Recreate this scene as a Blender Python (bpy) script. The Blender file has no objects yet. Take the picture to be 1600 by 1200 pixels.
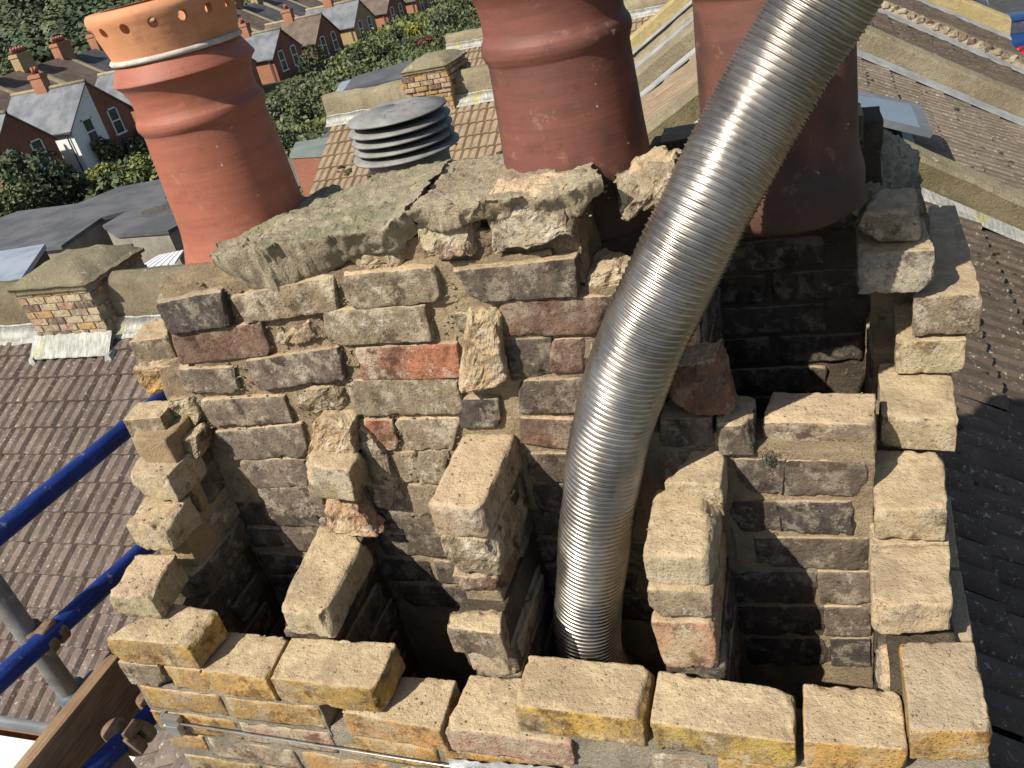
import bpy, math, random
import numpy as np
from mathutils import Vector, Matrix
random.seed(7); RNG = np.random.default_rng(11)
S = bpy.context.scene
COL = S.collection
R = math.radians

# ------------------------------------------------------------------ camera
CAMLOC = np.array([-0.2248, -0.8164, 1.1436])
M = np.array([[0.93900978, 0.02838483, 0.34271698],
              [0.27441782, 0.53877849, -0.79650022],
              [-0.20725706, 0.84196914, 0.49812897]])
F = 1302.0
cam = bpy.data.objects.new('camera', bpy.data.cameras.new('camera'))
COL.objects.link(cam); S.camera = cam
cam.data.sensor_width = 36; cam.data.lens = 36 * F / 1600
cam.data.clip_start = .02; cam.data.clip_end = 3000
cam.matrix_world = Matrix([list(M[0]) + [CAMLOC[0]], list(M[1]) + [CAMLOC[1]], list(M[2]) + [CAMLOC[2]], [0, 0, 0, 1]])

# ------------------------------------------------------------------ light
SUN = np.array([.56, .85, -1.0])           # travel direction of the light
el = math.asin(1 / np.linalg.norm(SUN)); az = math.atan2(-SUN[0], -SUN[1])
W = bpy.data.worlds.new('World'); S.world = W; W.use_nodes = True
nt = W.node_tree; bg = nt.nodes['Background']
sky = nt.nodes.new('ShaderNodeTexSky'); sky.sky_type = 'NISHITA'; sky.sun_disc = False
sky.sun_elevation = el; sky.sun_rotation = az; sky.air_density = 1.0; sky.dust_density = 1.5
nt.links.new(sky.outputs[0], bg.inputs[0]); bg.inputs[1].default_value = .078
sl = bpy.data.lights.new('sun', 'SUN'); sl.energy = 4.8; sl.angle = R(.5); sl.color = (1, .93, .80)
so = bpy.data.objects.new('sun', sl); COL.objects.link(so)
so.rotation_euler = Vector(SUN).to_track_quat('-Z', 'Y').to_euler()
S.view_settings.view_transform = 'Standard'; S.view_settings.look = 'None'
S.view_settings.exposure = .46; S.view_settings.gamma = 1; S.view_settings.use_curve_mapping = False
S.cycles.max_bounces = 6; S.cycles.diffuse_bounces = 3; S.cycles.glossy_bounces = 4

# ------------------------------------------------------------------ picking helpers (photo point + known plane -> place)
def ray(px, py): return M @ np.array([(px - 800) / F, -(py - 600) / F, -1.0])
def on(ax, val, px, py):
    d = ray(px, py); return CAMLOC + d * (val - CAMLOC[ax]) / d[ax]
def PX(v, px, py): return on(0, v, px, py)
def PY(v, px, py): return on(1, v, px, py)
def PZ(v, px, py): return on(2, v, px, py)
def DP(px, py, d): return CAMLOC + ray(px, py) * d
def PL(px, py, n, p0):
    n = np.array(n, float); d = ray(px, py); return CAMLOC + d * (n @ (np.array(p0) - CAMLOC)) / (n @ d)

# ------------------------------------------------------------------ noise
def _h(ix, iy, iz, seed):
    h = (ix * 374761393 + iy * 668265263 + iz * 2147483647 + seed * 1274126177) & 0xFFFFFFFF
    h = ((h ^ (h >> 13)) * 1274126177) & 0xFFFFFFFF
    return ((h ^ (h >> 16)) & 0xFFFF) / 65535.0
def vnoise(P, seed=0):
    P = np.asarray(P, float); i = np.floor(P).astype(np.int64); f = P - i; f = f * f * (3 - 2 * f)
    r = 0
    for dx in (0, 1):
        for dy in (0, 1):
            for dz in (0, 1):
                w = (f[..., 0] if dx else 1 - f[..., 0]) * (f[..., 1] if dy else 1 - f[..., 1]) * (f[..., 2] if dz else 1 - f[..., 2])
                r = r + w * _h(i[..., 0] + dx, i[..., 1] + dy, i[..., 2] + dz, seed)
    return r * 2 - 1
def fbm(P, freq, octs=3, seed=0):
    r = 0; a = 1.0; t = 0
    for o in range(octs):
        r = r + a * vnoise(np.asarray(P) * freq * (2 ** o) + 17.3 * o, seed + o); t += a; a *= .5
    return r / t

# ------------------------------------------------------------------ object helpers
def mk(name, verts, faces, mat=None, parent=None, smooth=False, origin=None, link=True, mats=None, fm=None):
    v = np.asarray(verts, float)
    if origin is None: origin = np.zeros(3)
    origin = np.asarray(origin, float)
    me = bpy.data.meshes.new(name); me.from_pydata((v - origin).tolist(), [], [list(map(int, f)) for f in faces]); me.update()
    if mats:
        for m in mats: me.materials.append(m)
        if fm is not None: me.polygons.foreach_set('material_index', list(fm))
    elif mat: me.materials.append(mat)
    if smooth: me.polygons.foreach_set('use_smooth', [True] * len(me.polygons))
    o = bpy.data.objects.new(name, me); o.location = origin
    if link: COL.objects.link(o)
    if parent:
        o.parent = parent
        o.location = origin - np.array(parent.location)
    return o
def attr(o, name, vals):
    a = o.data.attributes.new(name, 'FLOAT', 'POINT'); a.data.foreach_set('value', np.asarray(vals, np.float32))
def empty(name, loc, label, cat, group=None):
    o = bpy.data.objects.new(name, None); COL.objects.link(o); o.location = loc; o.empty_display_size = .1
    o['label'] = label; o['category'] = cat
    if group: o['group'] = group
    return o
def tag(o, label=None, cat=None, group=None, kind=None):
    if label: o['label'] = label
    if cat: o['category'] = cat
    if group: o['group'] = group
    if kind: o['kind'] = kind
    return o
def hexa(c):  # c: 8 corners FL FR BR BL top then bottom
    return c, [(0, 1, 2, 3), (7, 6, 5, 4), (0, 4, 5, 1), (1, 5, 6, 2), (2, 6, 7, 3), (3, 7, 4, 0)]
def box_vf(x0, x1, y0, y1, z0, z1):
    return hexa([(x0, y0, z1), (x1, y0, z1), (x1, y1, z1), (x0, y1, z1), (x0, y0, z0), (x1, y0, z0), (x1, y1, z0), (x0, y1, z0)])
class MB:
    def __init__(s): s.v = []; s.f = []
    def add(s, v, f):
        n = len(s.v); s.v += [tuple(p) for p in v]; s.f += [tuple(i + n for i in q) for q in f]; return s
    def box(s, *a): return s.add(*box_vf(*a))
    def build(s, name, mat, parent=None, smooth=False, origin=None): return mk(name, s.v, s.f, mat, parent, smooth, origin)
def tube_vf(pts, rad, n=16, cap=True, prof=None):
    pts = [np.array(p, float) for p in pts]; V = []; Fc = []
    T = []
    for i in range(len(pts)):
        a = pts[max(0, i - 1)]; b = pts[min(len(pts) - 1, i + 1)]; t = b - a; T.append(t / np.linalg.norm(t))
    u = np.cross(T[0], [0.3, .9, .2]); u /= np.linalg.norm(u)
    for i, p in enumerate(pts):
        u = u - T[i] * (u @ T[i]); u /= np.linalg.norm(u); w = np.cross(T[i], u)
        r = rad[i] if hasattr(rad, '__len__') else rad
        for k in range(n):
            a = 2 * math.pi * k / n; V.append(p + r * (math.cos(a) * u + math.sin(a) * w))
    for i in range(len(pts) - 1):
        for k in range(n):
            a = i * n + k; b = i * n + (k + 1) % n; Fc.append((a, b, b + n, a + n))
    if cap:
        Fc.append(tuple(range(n - 1, -1, -1))); Fc.append(tuple((len(pts) - 1) * n + k for k in range(n)))
    return V, Fc
def lathe_vf(prof, n=72, cx=0, cy=0, close=True, wob=0, seed=0):
    V = []; Fc = []
    for (r, z) in prof:
        for k in range(n):
            a = 2 * math.pi * k / n
            V.append((cx + r * math.cos(a), cy + r * math.sin(a), z))
    V = np.array(V)
    if wob:
        d = fbm(V, 9, 3, seed) * wob; c = V - np.array([cx, cy, 0]); c[:, 2] = 0; c /= (np.linalg.norm(c, axis=1)[:, None] + 1e-9)
        V = V + c * d[:, None]
    m = len(prof)
    for i in range(m if close else m - 1):
        j = (i + 1) % m
        for k in range(n):
            Fc.append((i * n + k, i * n + (k + 1) % n, j * n + (k + 1) % n, j * n + k))
    return V, Fc

# ------------------------------------------------------------------ materials
class NT:
    def __init__(s, name):
        s.m = bpy.data.materials.new(name); s.m.use_nodes = True; s.t = s.m.node_tree; s.N = s.t.nodes; s.b = s.N['Principled BSDF']
        s.b.inputs['Roughness'].default_value = .85
        if 'Specular IOR Level' in s.b.inputs: s.b.inputs['Specular IOR Level'].default_value = .25
    def n(s, typ, **k):
        x = s.N.new(typ)
        for a, v in k.items(): setattr(x, a, v)
        return x
    def L(s, a, b): s.t.links.new(a, b)
    def inp(s, sock, v):
        if isinstance(v, bpy.types.NodeSocket): s.L(v, sock)
        elif isinstance(v, (tuple, list)): sock.default_value = (tuple(v) + (1,))[:len(sock.default_value)]
        else: sock.default_value = v
    def coord(s, kind='Object', rnd=True, scale=None):
        tc = s.n('ShaderNodeTexCoord').outputs[kind]
        if rnd:
            oi = s.n('ShaderNodeObjectInfo').outputs['Random']
            mu = s.n('ShaderNodeMath', operation='MULTIPLY'); s.L(oi, mu.inputs[0]); mu.inputs[1].default_value = 57.3
            va = s.n('ShaderNodeVectorMath', operation='ADD'); s.L(tc, va.inputs[0]); s.L(mu.outputs[0], va.inputs[1]); tc = va.outputs[0]
        if scale:
            mp = s.n('ShaderNodeMapping'); s.L(tc, mp.inputs[0]); mp.inputs['Scale'].default_value = scale; tc = mp.outputs[0]
        return tc
    def noise(s, co, sc, det=4, rough=.6, out=0):
        x = s.n('ShaderNodeTexNoise'); s.L(co, x.inputs['Vector']); x.inputs['Scale'].default_value = sc; x.inputs['Detail'].default_value = det; x.inputs['Roughness'].default_value = rough
        return x.outputs[out]
    def vor(s, co, sc, feat='F1'):
        x = s.n('ShaderNodeTexVoronoi', feature=feat); s.L(co, x.inputs['Vector']); x.inputs['Scale'].default_value = sc
        return x.outputs['Distance']
    def ss(s, v, a, b, lo=0., hi=1.):
        x = s.n('ShaderNodeMapRange', interpolation_type='SMOOTHSTEP'); s.inp(x.inputs[0], v)
        for i, q in zip((1, 2, 3, 4), (a, b, lo, hi)): s.inp(x.inputs[i], q)
        return x.outputs[0]
    def mix(s, f, a, b, mode='MIX'):
        x = s.n('ShaderNodeMix', data_type='RGBA', blend_type=mode); s.inp(x.inputs[0], f); s.inp(x.inputs[6], a); s.inp(x.inputs[7], b)
        return x.outputs[2]
    def math(s, op, a, b=0.):
        x = s.n('ShaderNodeMath', operation=op); s.inp(x.inputs[0], a); s.inp(x.inputs[1], b); return x.outputs[0]
    def attr(s, name, obj=False, col=False):
        x = s.n('ShaderNodeAttribute', attribute_name=name, attribute_type='OBJECT' if obj else 'GEOMETRY')
        return x.outputs['Color' if col else 'Fac']
    def bump(s, h, st, dist, prev=None):
        x = s.n('ShaderNodeBump'); x.inputs['Strength'].default_value = st; x.inputs['Distance'].default_value = dist; s.L(h, x.inputs['Height'])
        if prev is not None: s.L(prev, x.inputs['Normal'])
        return x.outputs[0]
    def done(s, col=None, nor=None, rough=None):
        if col is not None: s.inp(s.b.inputs['Base Color'], col)
        if nor is not None: s.L(nor, s.b.inputs['Normal'])
        if rough is not None: s.inp(s.b.inputs['Roughness'], rough)
        return s.m

def m_brick():
    s = NT('weathered_brick'); co = s.coord()
    c1 = s.attr('col', True, True); c2 = s.attr('col2', True, True)
    soot = s.attr('soot', True); bed = s.attr('bed', True); lime = s.attr('lime', True)
    top = s.attr('top')
    n1 = s.noise(co, 11, 6, .65); n2 = s.noise(co, 55, 5, .7); n3 = s.noise(co, 190, 3, .7)
    stc = s.n('ShaderNodeMapping'); s.L(co, stc.inputs[0]); stc.inputs['Scale'].default_value = (1, 1, .28)
    n4 = s.noise(stc.outputs[0], 34, 4, .65)
    c = s.mix(s.ss(n1, .40, .62), c1, c2)
    c = s.mix(s.ss(n2, .35, .75, 0., .55), c, s.mix(1., c, (.62, .55, .48), 'MULTIPLY'))
    c = s.mix(s.ss(s.noise(co, 17, 6, .7), .52, .62, 0., .85), c, s.mix(1., c, (.36, .30, .27), 'MULTIPLY'))
    pal = s.mix(.5, c1, (.50, .42, .31))
    c = s.mix(s.math('MULTIPLY', s.ss(s.noise(co, 13, 7, .75, 0), .56, .66, 0., .9), s.ss(n4, .40, .60, .25, 1.)), c, pal)
    # soot streaks
    sm = s.math('MULTIPLY', s.ss(s.math('ADD', s.math('MULTIPLY', n1, .5), s.math('MULTIPLY', n4, .5)), .36, .58), soot)
    c = s.mix(sm, c, (.022, .02, .021))
    # lime / mortar smears on faces
    lm = s.math('MULTIPLY', s.ss(s.noise(co, 20, 7, .74, 0), .50, .60), lime)
    c = s.mix(lm, c, s.mix(n2, (.30, .24, .165), (.60, .53, .41)))
    # grime freckles
    c = s.mix(s.ss(n3, .55, .68, 0., .65), c, (.05, .042, .034))
    c = s.mix(s.math('MULTIPLY', s.ss(s.noise(co, 26, 8, .8), .57, .64, 0., .7), lime), c, (.60, .56, .50))
    c = s.mix(s.ss(s.vor(co, 120), .0, .17, .75, 0.), c, (.035, .028, .022))
    # bed face residue
    tm = s.math('MULTIPLY', s.ss(s.math('ADD', top, s.math('MULTIPLY', s.math('SUBTRACT', n2, .5), 1.2)), .55, .85), bed)
    tc = s.mix(s.ss(n1, .33, .68), (.38, .285, .175), (.55, .44, .28))
    tc = s.mix(s.ss(n2, .4, .7, 0., .6), tc, (.30, .215, .135))
    tc = s.mix(s.ss(s.noise(co, 36, 6, .75), .58, .72, 0., .65), tc, (.60, .50, .36))
    tc = s.mix(s.ss(n3, .58, .72, 0., .45), tc, (.15, .105, .065))
    tc = s.mix(s.ss(s.vor(co, 75), .0, .13, .55, 0.), tc, (.09, .07, .05))
    rv = s.n('ShaderNodeObjectInfo').outputs['Random']
    tc = s.mix(s.ss(rv, .55, 1., 0., .55), tc, (.33, .27, .20)); tc = s.mix(s.ss(rv, .0, .35, .45, 0.), tc, (.52, .37, .25))
    tc = s.mix(s.ss(s.noise(co, 8, 7, .75), .52, .66, 0., .6), tc, (.27, .215, .155))
    c = s.mix(tm, c, tc)
    h = s.math('ADD', s.math('MULTIPLY', n2, .7), s.math('MULTIPLY', n3, .35))
    h = s.math('ADD', h, s.ss(s.vor(co, 120), 0., .2, -.5, 0.))
    nb = s.bump(s.noise(co, 33, 6, .78), .6, .010); nb = s.bump(h, .8, .006, nb); nb = s.bump(s.noise(co, 420, 2, .6), .3, .0015, nb)
    return s.done(c, nb, .92)
def m_mortar(name, a, b, dark, soot=0., green=0., sc=1.):
    s = NT(name); co = s.coord('Object', False)
    n1 = s.noise(co, 7 * sc, 6, .65); n2 = s.noise(co, 45 * sc, 6, .75); n3 = s.noise(co, 230 * sc, 3, .7)
    c = s.mix(s.ss(n1, .38, .62), a, b)
    c = s.mix(s.ss(n2, .5, .72, 0., .8), c, dark)
    c = s.mix(s.ss(s.noise(co, 22 * sc, 7, .75), .6, .7, 0., .6), c, tuple(min(.7, x * 1.45) for x in b))
    if green:
        geo = s.n('ShaderNodeNewGeometry'); sp = s.n('ShaderNodeSeparateXYZ'); s.L(geo.outputs['Normal'], sp.inputs[0])
        g = s.math('MULTIPLY', s.ss(sp.outputs[2], .5, .9), s.ss(s.noise(co, 9 * sc, 7, .7), .42, .62, 0., green))
        c = s.mix(g, c, s.mix(n2, (.16, .19, .075), (.33, .34, .19)))
        c = s.mix(s.math('MULTIPLY', s.ss(sp.outputs[2], .5, .9), s.ss(s.noise(co, 31 * sc, 5, .7), .63, .68, 0., .8)), c, (.62, .60, .52))
    if soot:
        c = s.mix(s.ss(s.noise(co, 5, 5, .6), .3, .6, soot * .55, soot), c, (.02, .018, .016))
    c = s.mix(s.ss(n3, .55, .72, 0., .5), c, dark)
    h = s.math('ADD', s.math('MULTIPLY', n2, .8), s.math('MULTIPLY', n3, .4))
    nb = s.bump(s.noise(co, 26 * sc, 7, .85), .7, .016 / sc); nb = s.bump(h, 1., .010 / sc, nb)
    c = s.mix(s.ss(s.vor(co, 110 * sc), .0, .20, .4, 0.), c, dark)
    c = s.mix(s.ss(s.noise(co, 90 * sc, 3, .7), .60, .68, 0., .5), c, tuple(min(.68, x * 1.5) for x in b))
    return s.done(c, nb, .95)
def m_simple(name, c1, c2, sc=3., bump=0., bd=.01, rough=.85, spots=None, metal=0., det=5, rnd=True, grain=None):
    s = NT(name); co = s.coord('Object', rnd)
    c = s.mix(s.ss(s.noise(co, sc, det, .65), .35, .65), c1, c2)
    if spots: c = s.mix(s.ss(s.noise(co, spots[1], 4, .7), spots[2], spots[2] + .06), c, spots[0])
    if grain:
        mp = s.n('ShaderNodeMapping'); s.L(co, mp.inputs[0]); mp.inputs['Scale'].default_value = grain
        c = s.mix(s.ss(s.noise(mp.outputs[0], 10, 5, .7), .42, .62, 0., .6), c, tuple(x * .55 for x in c1))
    nb = s.bump(s.noise(co, sc * 9, 4, .7), bump, bd) if bump else None
    s.b.inputs['Metallic'].default_value = metal
    return s.done(c, nb, rough)
MT = {}
MT['brick'] = m_brick()
MT['mortar'] = m_mortar('old_lime_mortar', (.34, .255, .165), (.48, .375, .235), (.12, .085, .06), soot=.16)
MT['mortar_soot'] = m_mortar('sooty_mortar', (.17, .13, .09), (.26, .20, .13), (.06, .05, .04), soot=.6)
MT['mortar_buff'] = m_mortar('buff_mortar', (.40, .29, .17), (.50, .39, .24), (.22, .15, .09))
MT['mortar_orange'] = m_mortar('orange_mortar', (.36, .22, .13), (.46, .32, .20), (.18, .11, .07))
MT['mortar_rub'] = m_mortar('crumbling_mortar', (.25, .185, .12), (.36, .265, .17), (.10, .075, .05))
MT['mortar_grey'] = m_mortar('grey_pointing', (.27, .24, .19), (.38, .33, .25), (.13, .11, .08))
MT['flaunch'] = m_mortar('cement_flaunching', (.38, .32, .225), (.50, .43, .31), (.19, .15, .105), green=.7)
MT['flaunch2'] = m_mortar('cement_flaunching_bare', (.41, .33, .225), (.54, .45, .315), (.21, .16, .11), green=.15)
MT['render'] = m_mortar('weathered_render', (.27, .225, .15), (.36, .31, .21), (.16, .13, .085), green=.3, sc=.3)
MT['render_b'] = m_mortar('brown_weathered_render', (.20, .165, .11), (.29, .24, .165), (.11, .09, .06), green=.2, sc=.3)
MT['render_y'] = m_mortar('yellow_render', (.44, .34, .16), (.52, .42, .22), (.28, .21, .12), sc=.3)
MT['render_moss'] = m_mortar('mossy_render', (.17, .14, .075), (.24, .20, .12), (.09, .075, .04), sc=.3)
def m_terra(name, a, b, dark, dk=.0, glaze=.6):
    s = NT(name); co = s.coord('Object', False)
    n1 = s.noise(co, 5, 5, .6); n2 = s.noise(co, 60, 5, .65)
    mp = s.n('ShaderNodeMapping'); s.L(co, mp.inputs[0]); mp.inputs['Scale'].default_value = (1, 1, 9)
    c = s.mix(s.ss(n1, .35, .65), a, b)
    c = s.mix(s.ss(s.noise(mp.outputs[0], 6, 5, .6), .4, .65, 0., .35), c, dark)
    c = s.mix(s.ss(s.noise(co, 3.2, 4, .6), .46, .6, 0., dk), c, dark)
    c = s.mix(s.ss(n2, .58, .72, 0., .55), c, dark)
    c = s.mix(s.ss(s.noise(co, 11, 7, .75), .56, .66, 0., .45), c, tuple(x * .6 for x in a))
    c = s.mix(s.ss(s.noise(co, 19, 7, .8), .57, .68, 0., .35), c, (.38, .25, .19))
    c = s.mix(s.ss(s.noise(co, 38, 3, .7), .715, .73, 0., .6), c, (.62, .55, .48))
    h = s.math('ADD', s.math('MULTIPLY', n2, .6), s.noise(mp.outputs[0], 14, 4, .6))
    nb = s.bump(h, .16, .003); nb = s.bump(s.ss(s.vor(co, 70), 0., .12, 1., 0.), .35, .002, nb)
    s.b.inputs['Specular IOR Level'].default_value = .35
    return s.done(c, nb, glaze)
MT['terra'] = m_terra('red_clay_pot', (.30, .10, .064), (.36, .125, .08), (.17, .062, .045))
MT['terra2'] = m_terra('brown_red_clay_pot', (.155, .058, .045), (.21, .075, .055), (.065, .038, .03), .95)
MT['terra3'] = m_terra('stained_shaded_clay_pot', (.135, .058, .044), (.18, .072, .052), (.06, .036, .03), .95)  # stained clay, its base also darkened in place of a shadow across the pot
MT['orange'] = m_terra('orange_clay', (.55, .24, .12), (.62, .29, .15), (.42, .16, .08), 0, .75)
MT['tile'] = None
def m_tile(name, a, b, spots, sa=.62, yel=0.):
    s = NT(name); co = s.coord(); cw = s.coord('Object', True)
    n1 = s.noise(co, 5, 5, .65); n2 = s.noise(co, 40, 5, .7)
    c = s.mix(s.ss(n1, .35, .65), a, b)
    oi = s.n('ShaderNodeObjectInfo').outputs['Random']
    c = s.mix(s.ss(oi, 0., 1., 0., .35), c, tuple(x * .6 for x in a))
    c = s.mix(s.ss(n2, .5, .7, 0., .6), c, tuple(x * .45 for x in a))
    c = s.mix(s.ss(s.noise(co, 33, 6, .8), sa, sa + .05, 0., .85), c, spots)
    if yel: c = s.mix(s.ss(s.noise(co, 9, 6, .8), .66, .7, 0., yel), c, (.36, .23, .06))
    nb = s.bump(n2, .6, .006); return s.done(c, nb, .9)
MT['tileL'] = m_tile('brown_concrete_tile', (.125, .095, .08), (.185, .145, .122), (.46, .42, .38), .575)
MT['tileR'] = m_tile('dark_brown_concrete_tile', (.085, .063, .048), (.13, .098, .072), (.44, .40, .33), .585, .6)
MT['tileM'] = m_tile('grey_brown_concrete_tile', (.15, .12, .09), (.22, .175, .13), (.46, .43, .35), .575, .4)
MT['tileB'] = m_tile('buff_concrete_tile', (.24, .175, .115), (.33, .25, .165), (.12, .09, .06), .62)
MT['tileRed'] = m_tile('red_concrete_tile', (.33, .10, .075), (.38, .14, .10), (.14, .08, .06), .66)
MT['slate'] = m_simple('grey_slate', (.11, .12, .135), (.19, .20, .22), .8, .4, .02, .6)
MT['slate_d'] = m_simple('dark_slate', (.06, .062, .07), (.10, .10, .105), .8, .4, .02, .7)
MT['oldtile'] = m_simple('old_brown_roof_tiles', (.10, .075, .06), (.16, .12, .095), 1.2, .5, .03)
def m_bwall(name, a, b, mort):
    s = NT(name); co = s.coord('Object', False)
    # brick coursing for walls too far to tell bricks apart
    geo = s.n('ShaderNodeNewGeometry')
    sx = s.n('ShaderNodeSeparateXYZ'); s.L(co, sx.inputs[0])
    cx = s.n('ShaderNodeCombineXYZ'); s.L(s.math('ADD', sx.outputs[0], sx.outputs[1]), cx.inputs[0]); s.L(sx.outputs[2], cx.inputs[1])
    br = s.n('ShaderNodeTexBrick'); s.L(cx.outputs[0], br.inputs['Vector']); br.inputs['Scale'].default_value = 1.
    br.inputs['Brick Width'].default_value = .225; br.inputs['Row Height'].default_value = .075; br.inputs['Mortar Size'].default_value = .01
    s.inp(br.inputs['Color1'], a); s.inp(br.inputs['Color2'], b); s.inp(br.inputs['Mortar'], mort)
    c = s.mix(s.ss(s.noise(co, .6, 5, .65), .35, .65, 0., .35), br.outputs[0], tuple(x * .6 for x in a))
    return s.done(c, None, .9)
MT['wall_red'] = m_bwall('red_brick_wall', (.34, .125, .07), (.40, .16, .09), (.34, .24, .17))
MT['wall_red2'] = m_bwall('dark_red_brick_wall', (.26, .085, .055), (.31, .11, .07), (.25, .16, .12))  # darker red brick, also puts shade into gables turned from the sun
MT['wall_yel'] = m_bwall('yellow_brick_wall', (.42, .29, .14), (.36, .24, .12), (.36, .30, .2))
MT['white'] = m_simple('white_paint', (.70, .70, .68), (.78, .78, .76), 1.5)
MT['cream'] = m_simple('cream_render', (.55, .48, .30), (.62, .55, .36), 1.5)
MT['felt'] = m_simple('grey_roofing_felt', (.075, .078, .085), (.12, .122, .13), .7, .3, .02, .75)
MT['felt_g'] = m_simple('green_grey_felt', (.14, .17, .155), (.19, .22, .20), .9, .3, .02, .75)
MT['felt_b'] = m_simple('blue_grey_roof_sheet', (.20, .24, .30), (.30, .34, .40), .8, .2, .02, .5)
MT['concrete'] = m_simple('concrete', (.20, .185, .155), (.28, .26, .22), 1.5, .5, .02)
MT['dark_timber'] = m_simple('dark_timber', (.075, .04, .03), (.12, .06, .045), 2, .3, .01)
MT['timber'] = m_simple('grey_timber', (.22, .19, .16), (.30, .27, .23), 2, .3, .01, grain=(8, 8, .6))
MT['lead'] = m_simple('lead_flashing', (.33, .33, .31), (.50, .50, .46), 6, .6, .02, .6, spots=((.46, .43, .20), 3.5, .55), rnd=False, grain=(6, 1, 1))
MT['lead_d'] = m_simple('dark_lead', (.22, .23, .24), (.32, .33, .34), 4, .4, .01, .55)
MT['zinc'] = m_simple('weathered_zinc', (.19, .187, .18), (.27, .265, .255), 12, .25, .003, .65, metal=.15, rnd=False, spots=((.12, .115, .11), 30, .6))
MT['galv'] = m_simple('galvanised_steel', (.42, .43, .44), (.60, .61, .62), 20, .15, .002, .4, metal=.8)
MT['pole'] = m_simple('dull_galvanised_tube', (.14, .135, .13), (.24, .235, .225), 10, .3, .003, .62, metal=.35, spots=((.30, .29, .27), 40, .6))
MT['blue'] = m_simple('blue_painted_tube', (.012, .03, .17), (.02, .05, .26), 7, .4, .003, .5, spots=((.16, .18, .24), 30, .61), grain=(14, 1, 14))
MT['rust'] = m_simple('rusty_coupler_steel', (.15, .085, .05), (.26, .19, .13), 25, .6, .004, .75, metal=.3)
MT['boot'] = m_simple('blue_green_base_coupler', (.06, .10, .16), (.20, .22, .17), 14, .5, .004, .6, metal=.3)
MT['plank'] = m_simple('scaffold_board_timber', (.22, .14, .08), (.33, .225, .135), 5, .4, .003, .8, grain=(14, .7, 14))
MT['window'] = m_simple('dark_window_glass', (.03, .035, .045), (.06, .07, .09), 1, 0, .01, .12)
MT['window'].node_tree.nodes['Principled BSDF'].inputs['Specular IOR Level'].default_value = .6
MT['skyglass'] = m_simple('roof_window_glass', (.09, .115, .14), (.15, .18, .215), .8, 0, .01, .2)
MT['skyglass'].node_tree.nodes['Principled BSDF'].inputs['Specular IOR Level'].default_value = .7
MT['frame_g'] = m_simple('grey_window_frame', (.11, .12, .135), (.16, .17, .185), 3, 0, .01, .5)
MT['asphalt'] = m_simple('asphalt', (.045, .045, .047), (.065, .065, .066), 2, .3, .01)
MT['ground'] = m_simple('garden_ground', (.05, .065, .022), (.12, .105, .06), .12, .3, .05, rnd=False)
MT['black'] = m_simple('plain_black', (.01, .01, .01), (.014, .013, .013), 3)
MT['carred'] = m_simple('red_car_paint', (.45, .012, .03), (.47, .014, .035), 1, 0, .01, .25)
MT['carblue'] = m_simple('navy_car_paint', (.012, .035, .12), (.015, .04, .13), 1, 0, .01, .25)
MT['cargrey'] = m_simple('grey_car_paint', (.2, .22, .25), (.22, .24, .27), 1, 0, .01, .3)
MT['rubber'] = m_simple('tyre_rubber', (.02, .02, .02), (.03, .03, .03), 1)
MT['plastic'] = m_simple('white_polycarbonate', (.62, .64, .66), (.70, .72, .74), 1, 0, .01, .35)
MT['foil'] = m_simple('crumpled_foil_strip', (.50, .50, .52), (.66, .66, .68), 30, .8, .003, .35, metal=.4)
def m_steel():
    s = NT('stainless_liner'); co = s.coord('Object', False)
    n = s.noise(co, 9, 4, .6)
    c = s.mix(s.ss(n, .35, .65), (.30, .272, .24), (.44, .41, .375))
    c = s.mix(s.ss(s.noise(co, 30, 6, .8), .52, .72, 0., .75), c, (.22, .18, .135))
    s.b.inputs['Metallic'].default_value = .93
    return s.done(c, s.bump(s.noise(co, 90, 3, .6), .12, .002), s.ss(s.noise(co, 14, 4, .7), .3, .7, .22, .42))
MT['steel'] = m_steel()
def m_leaf(name, a, b, c3):
    s = NT(name); co = s.coord('Object', True)
    c = s.mix(s.ss(s.noise(co, .55, 3, .6), .35, .65), a, b)
    c = s.mix(s.ss(s.noise(co, 2.6, 4, .7), .52, .68, 0., .8), c, c3)
    s.b.inputs['Specular IOR Level'].default_value = .3
    return s.done(c, None, .6)
MT['leaf'] = m_leaf('green_foliage', (.06, .085, .035), (.115, .14, .06), (.19, .21, .10))
MT['leaf_d'] = m_leaf('dark_green_foliage', (.035, .052, .028), (.062, .085, .042), (.105, .13, .065))
MT['leaf_y'] = m_leaf('yellow_green_foliage', (.12, .15, .04), (.19, .20, .06), (.32, .29, .07))
MT['leaf_yy'] = m_leaf('yellow_blossom_foliage', (.34, .27, .03), (.42, .34, .04), (.14, .17, .03))
MT['leaf_r'] = m_leaf('russet_foliage', (.12, .05, .035), (.17, .085, .05), (.09, .09, .04))
MT['leaf_o'] = m_leaf('olive_foliage', (.07, .085, .045), (.12, .14, .075), (.18, .18, .12))
MT['bark'] = m_simple('bark', (.07, .055, .04), (.11, .09, .07), 3, .5, .03)

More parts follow.
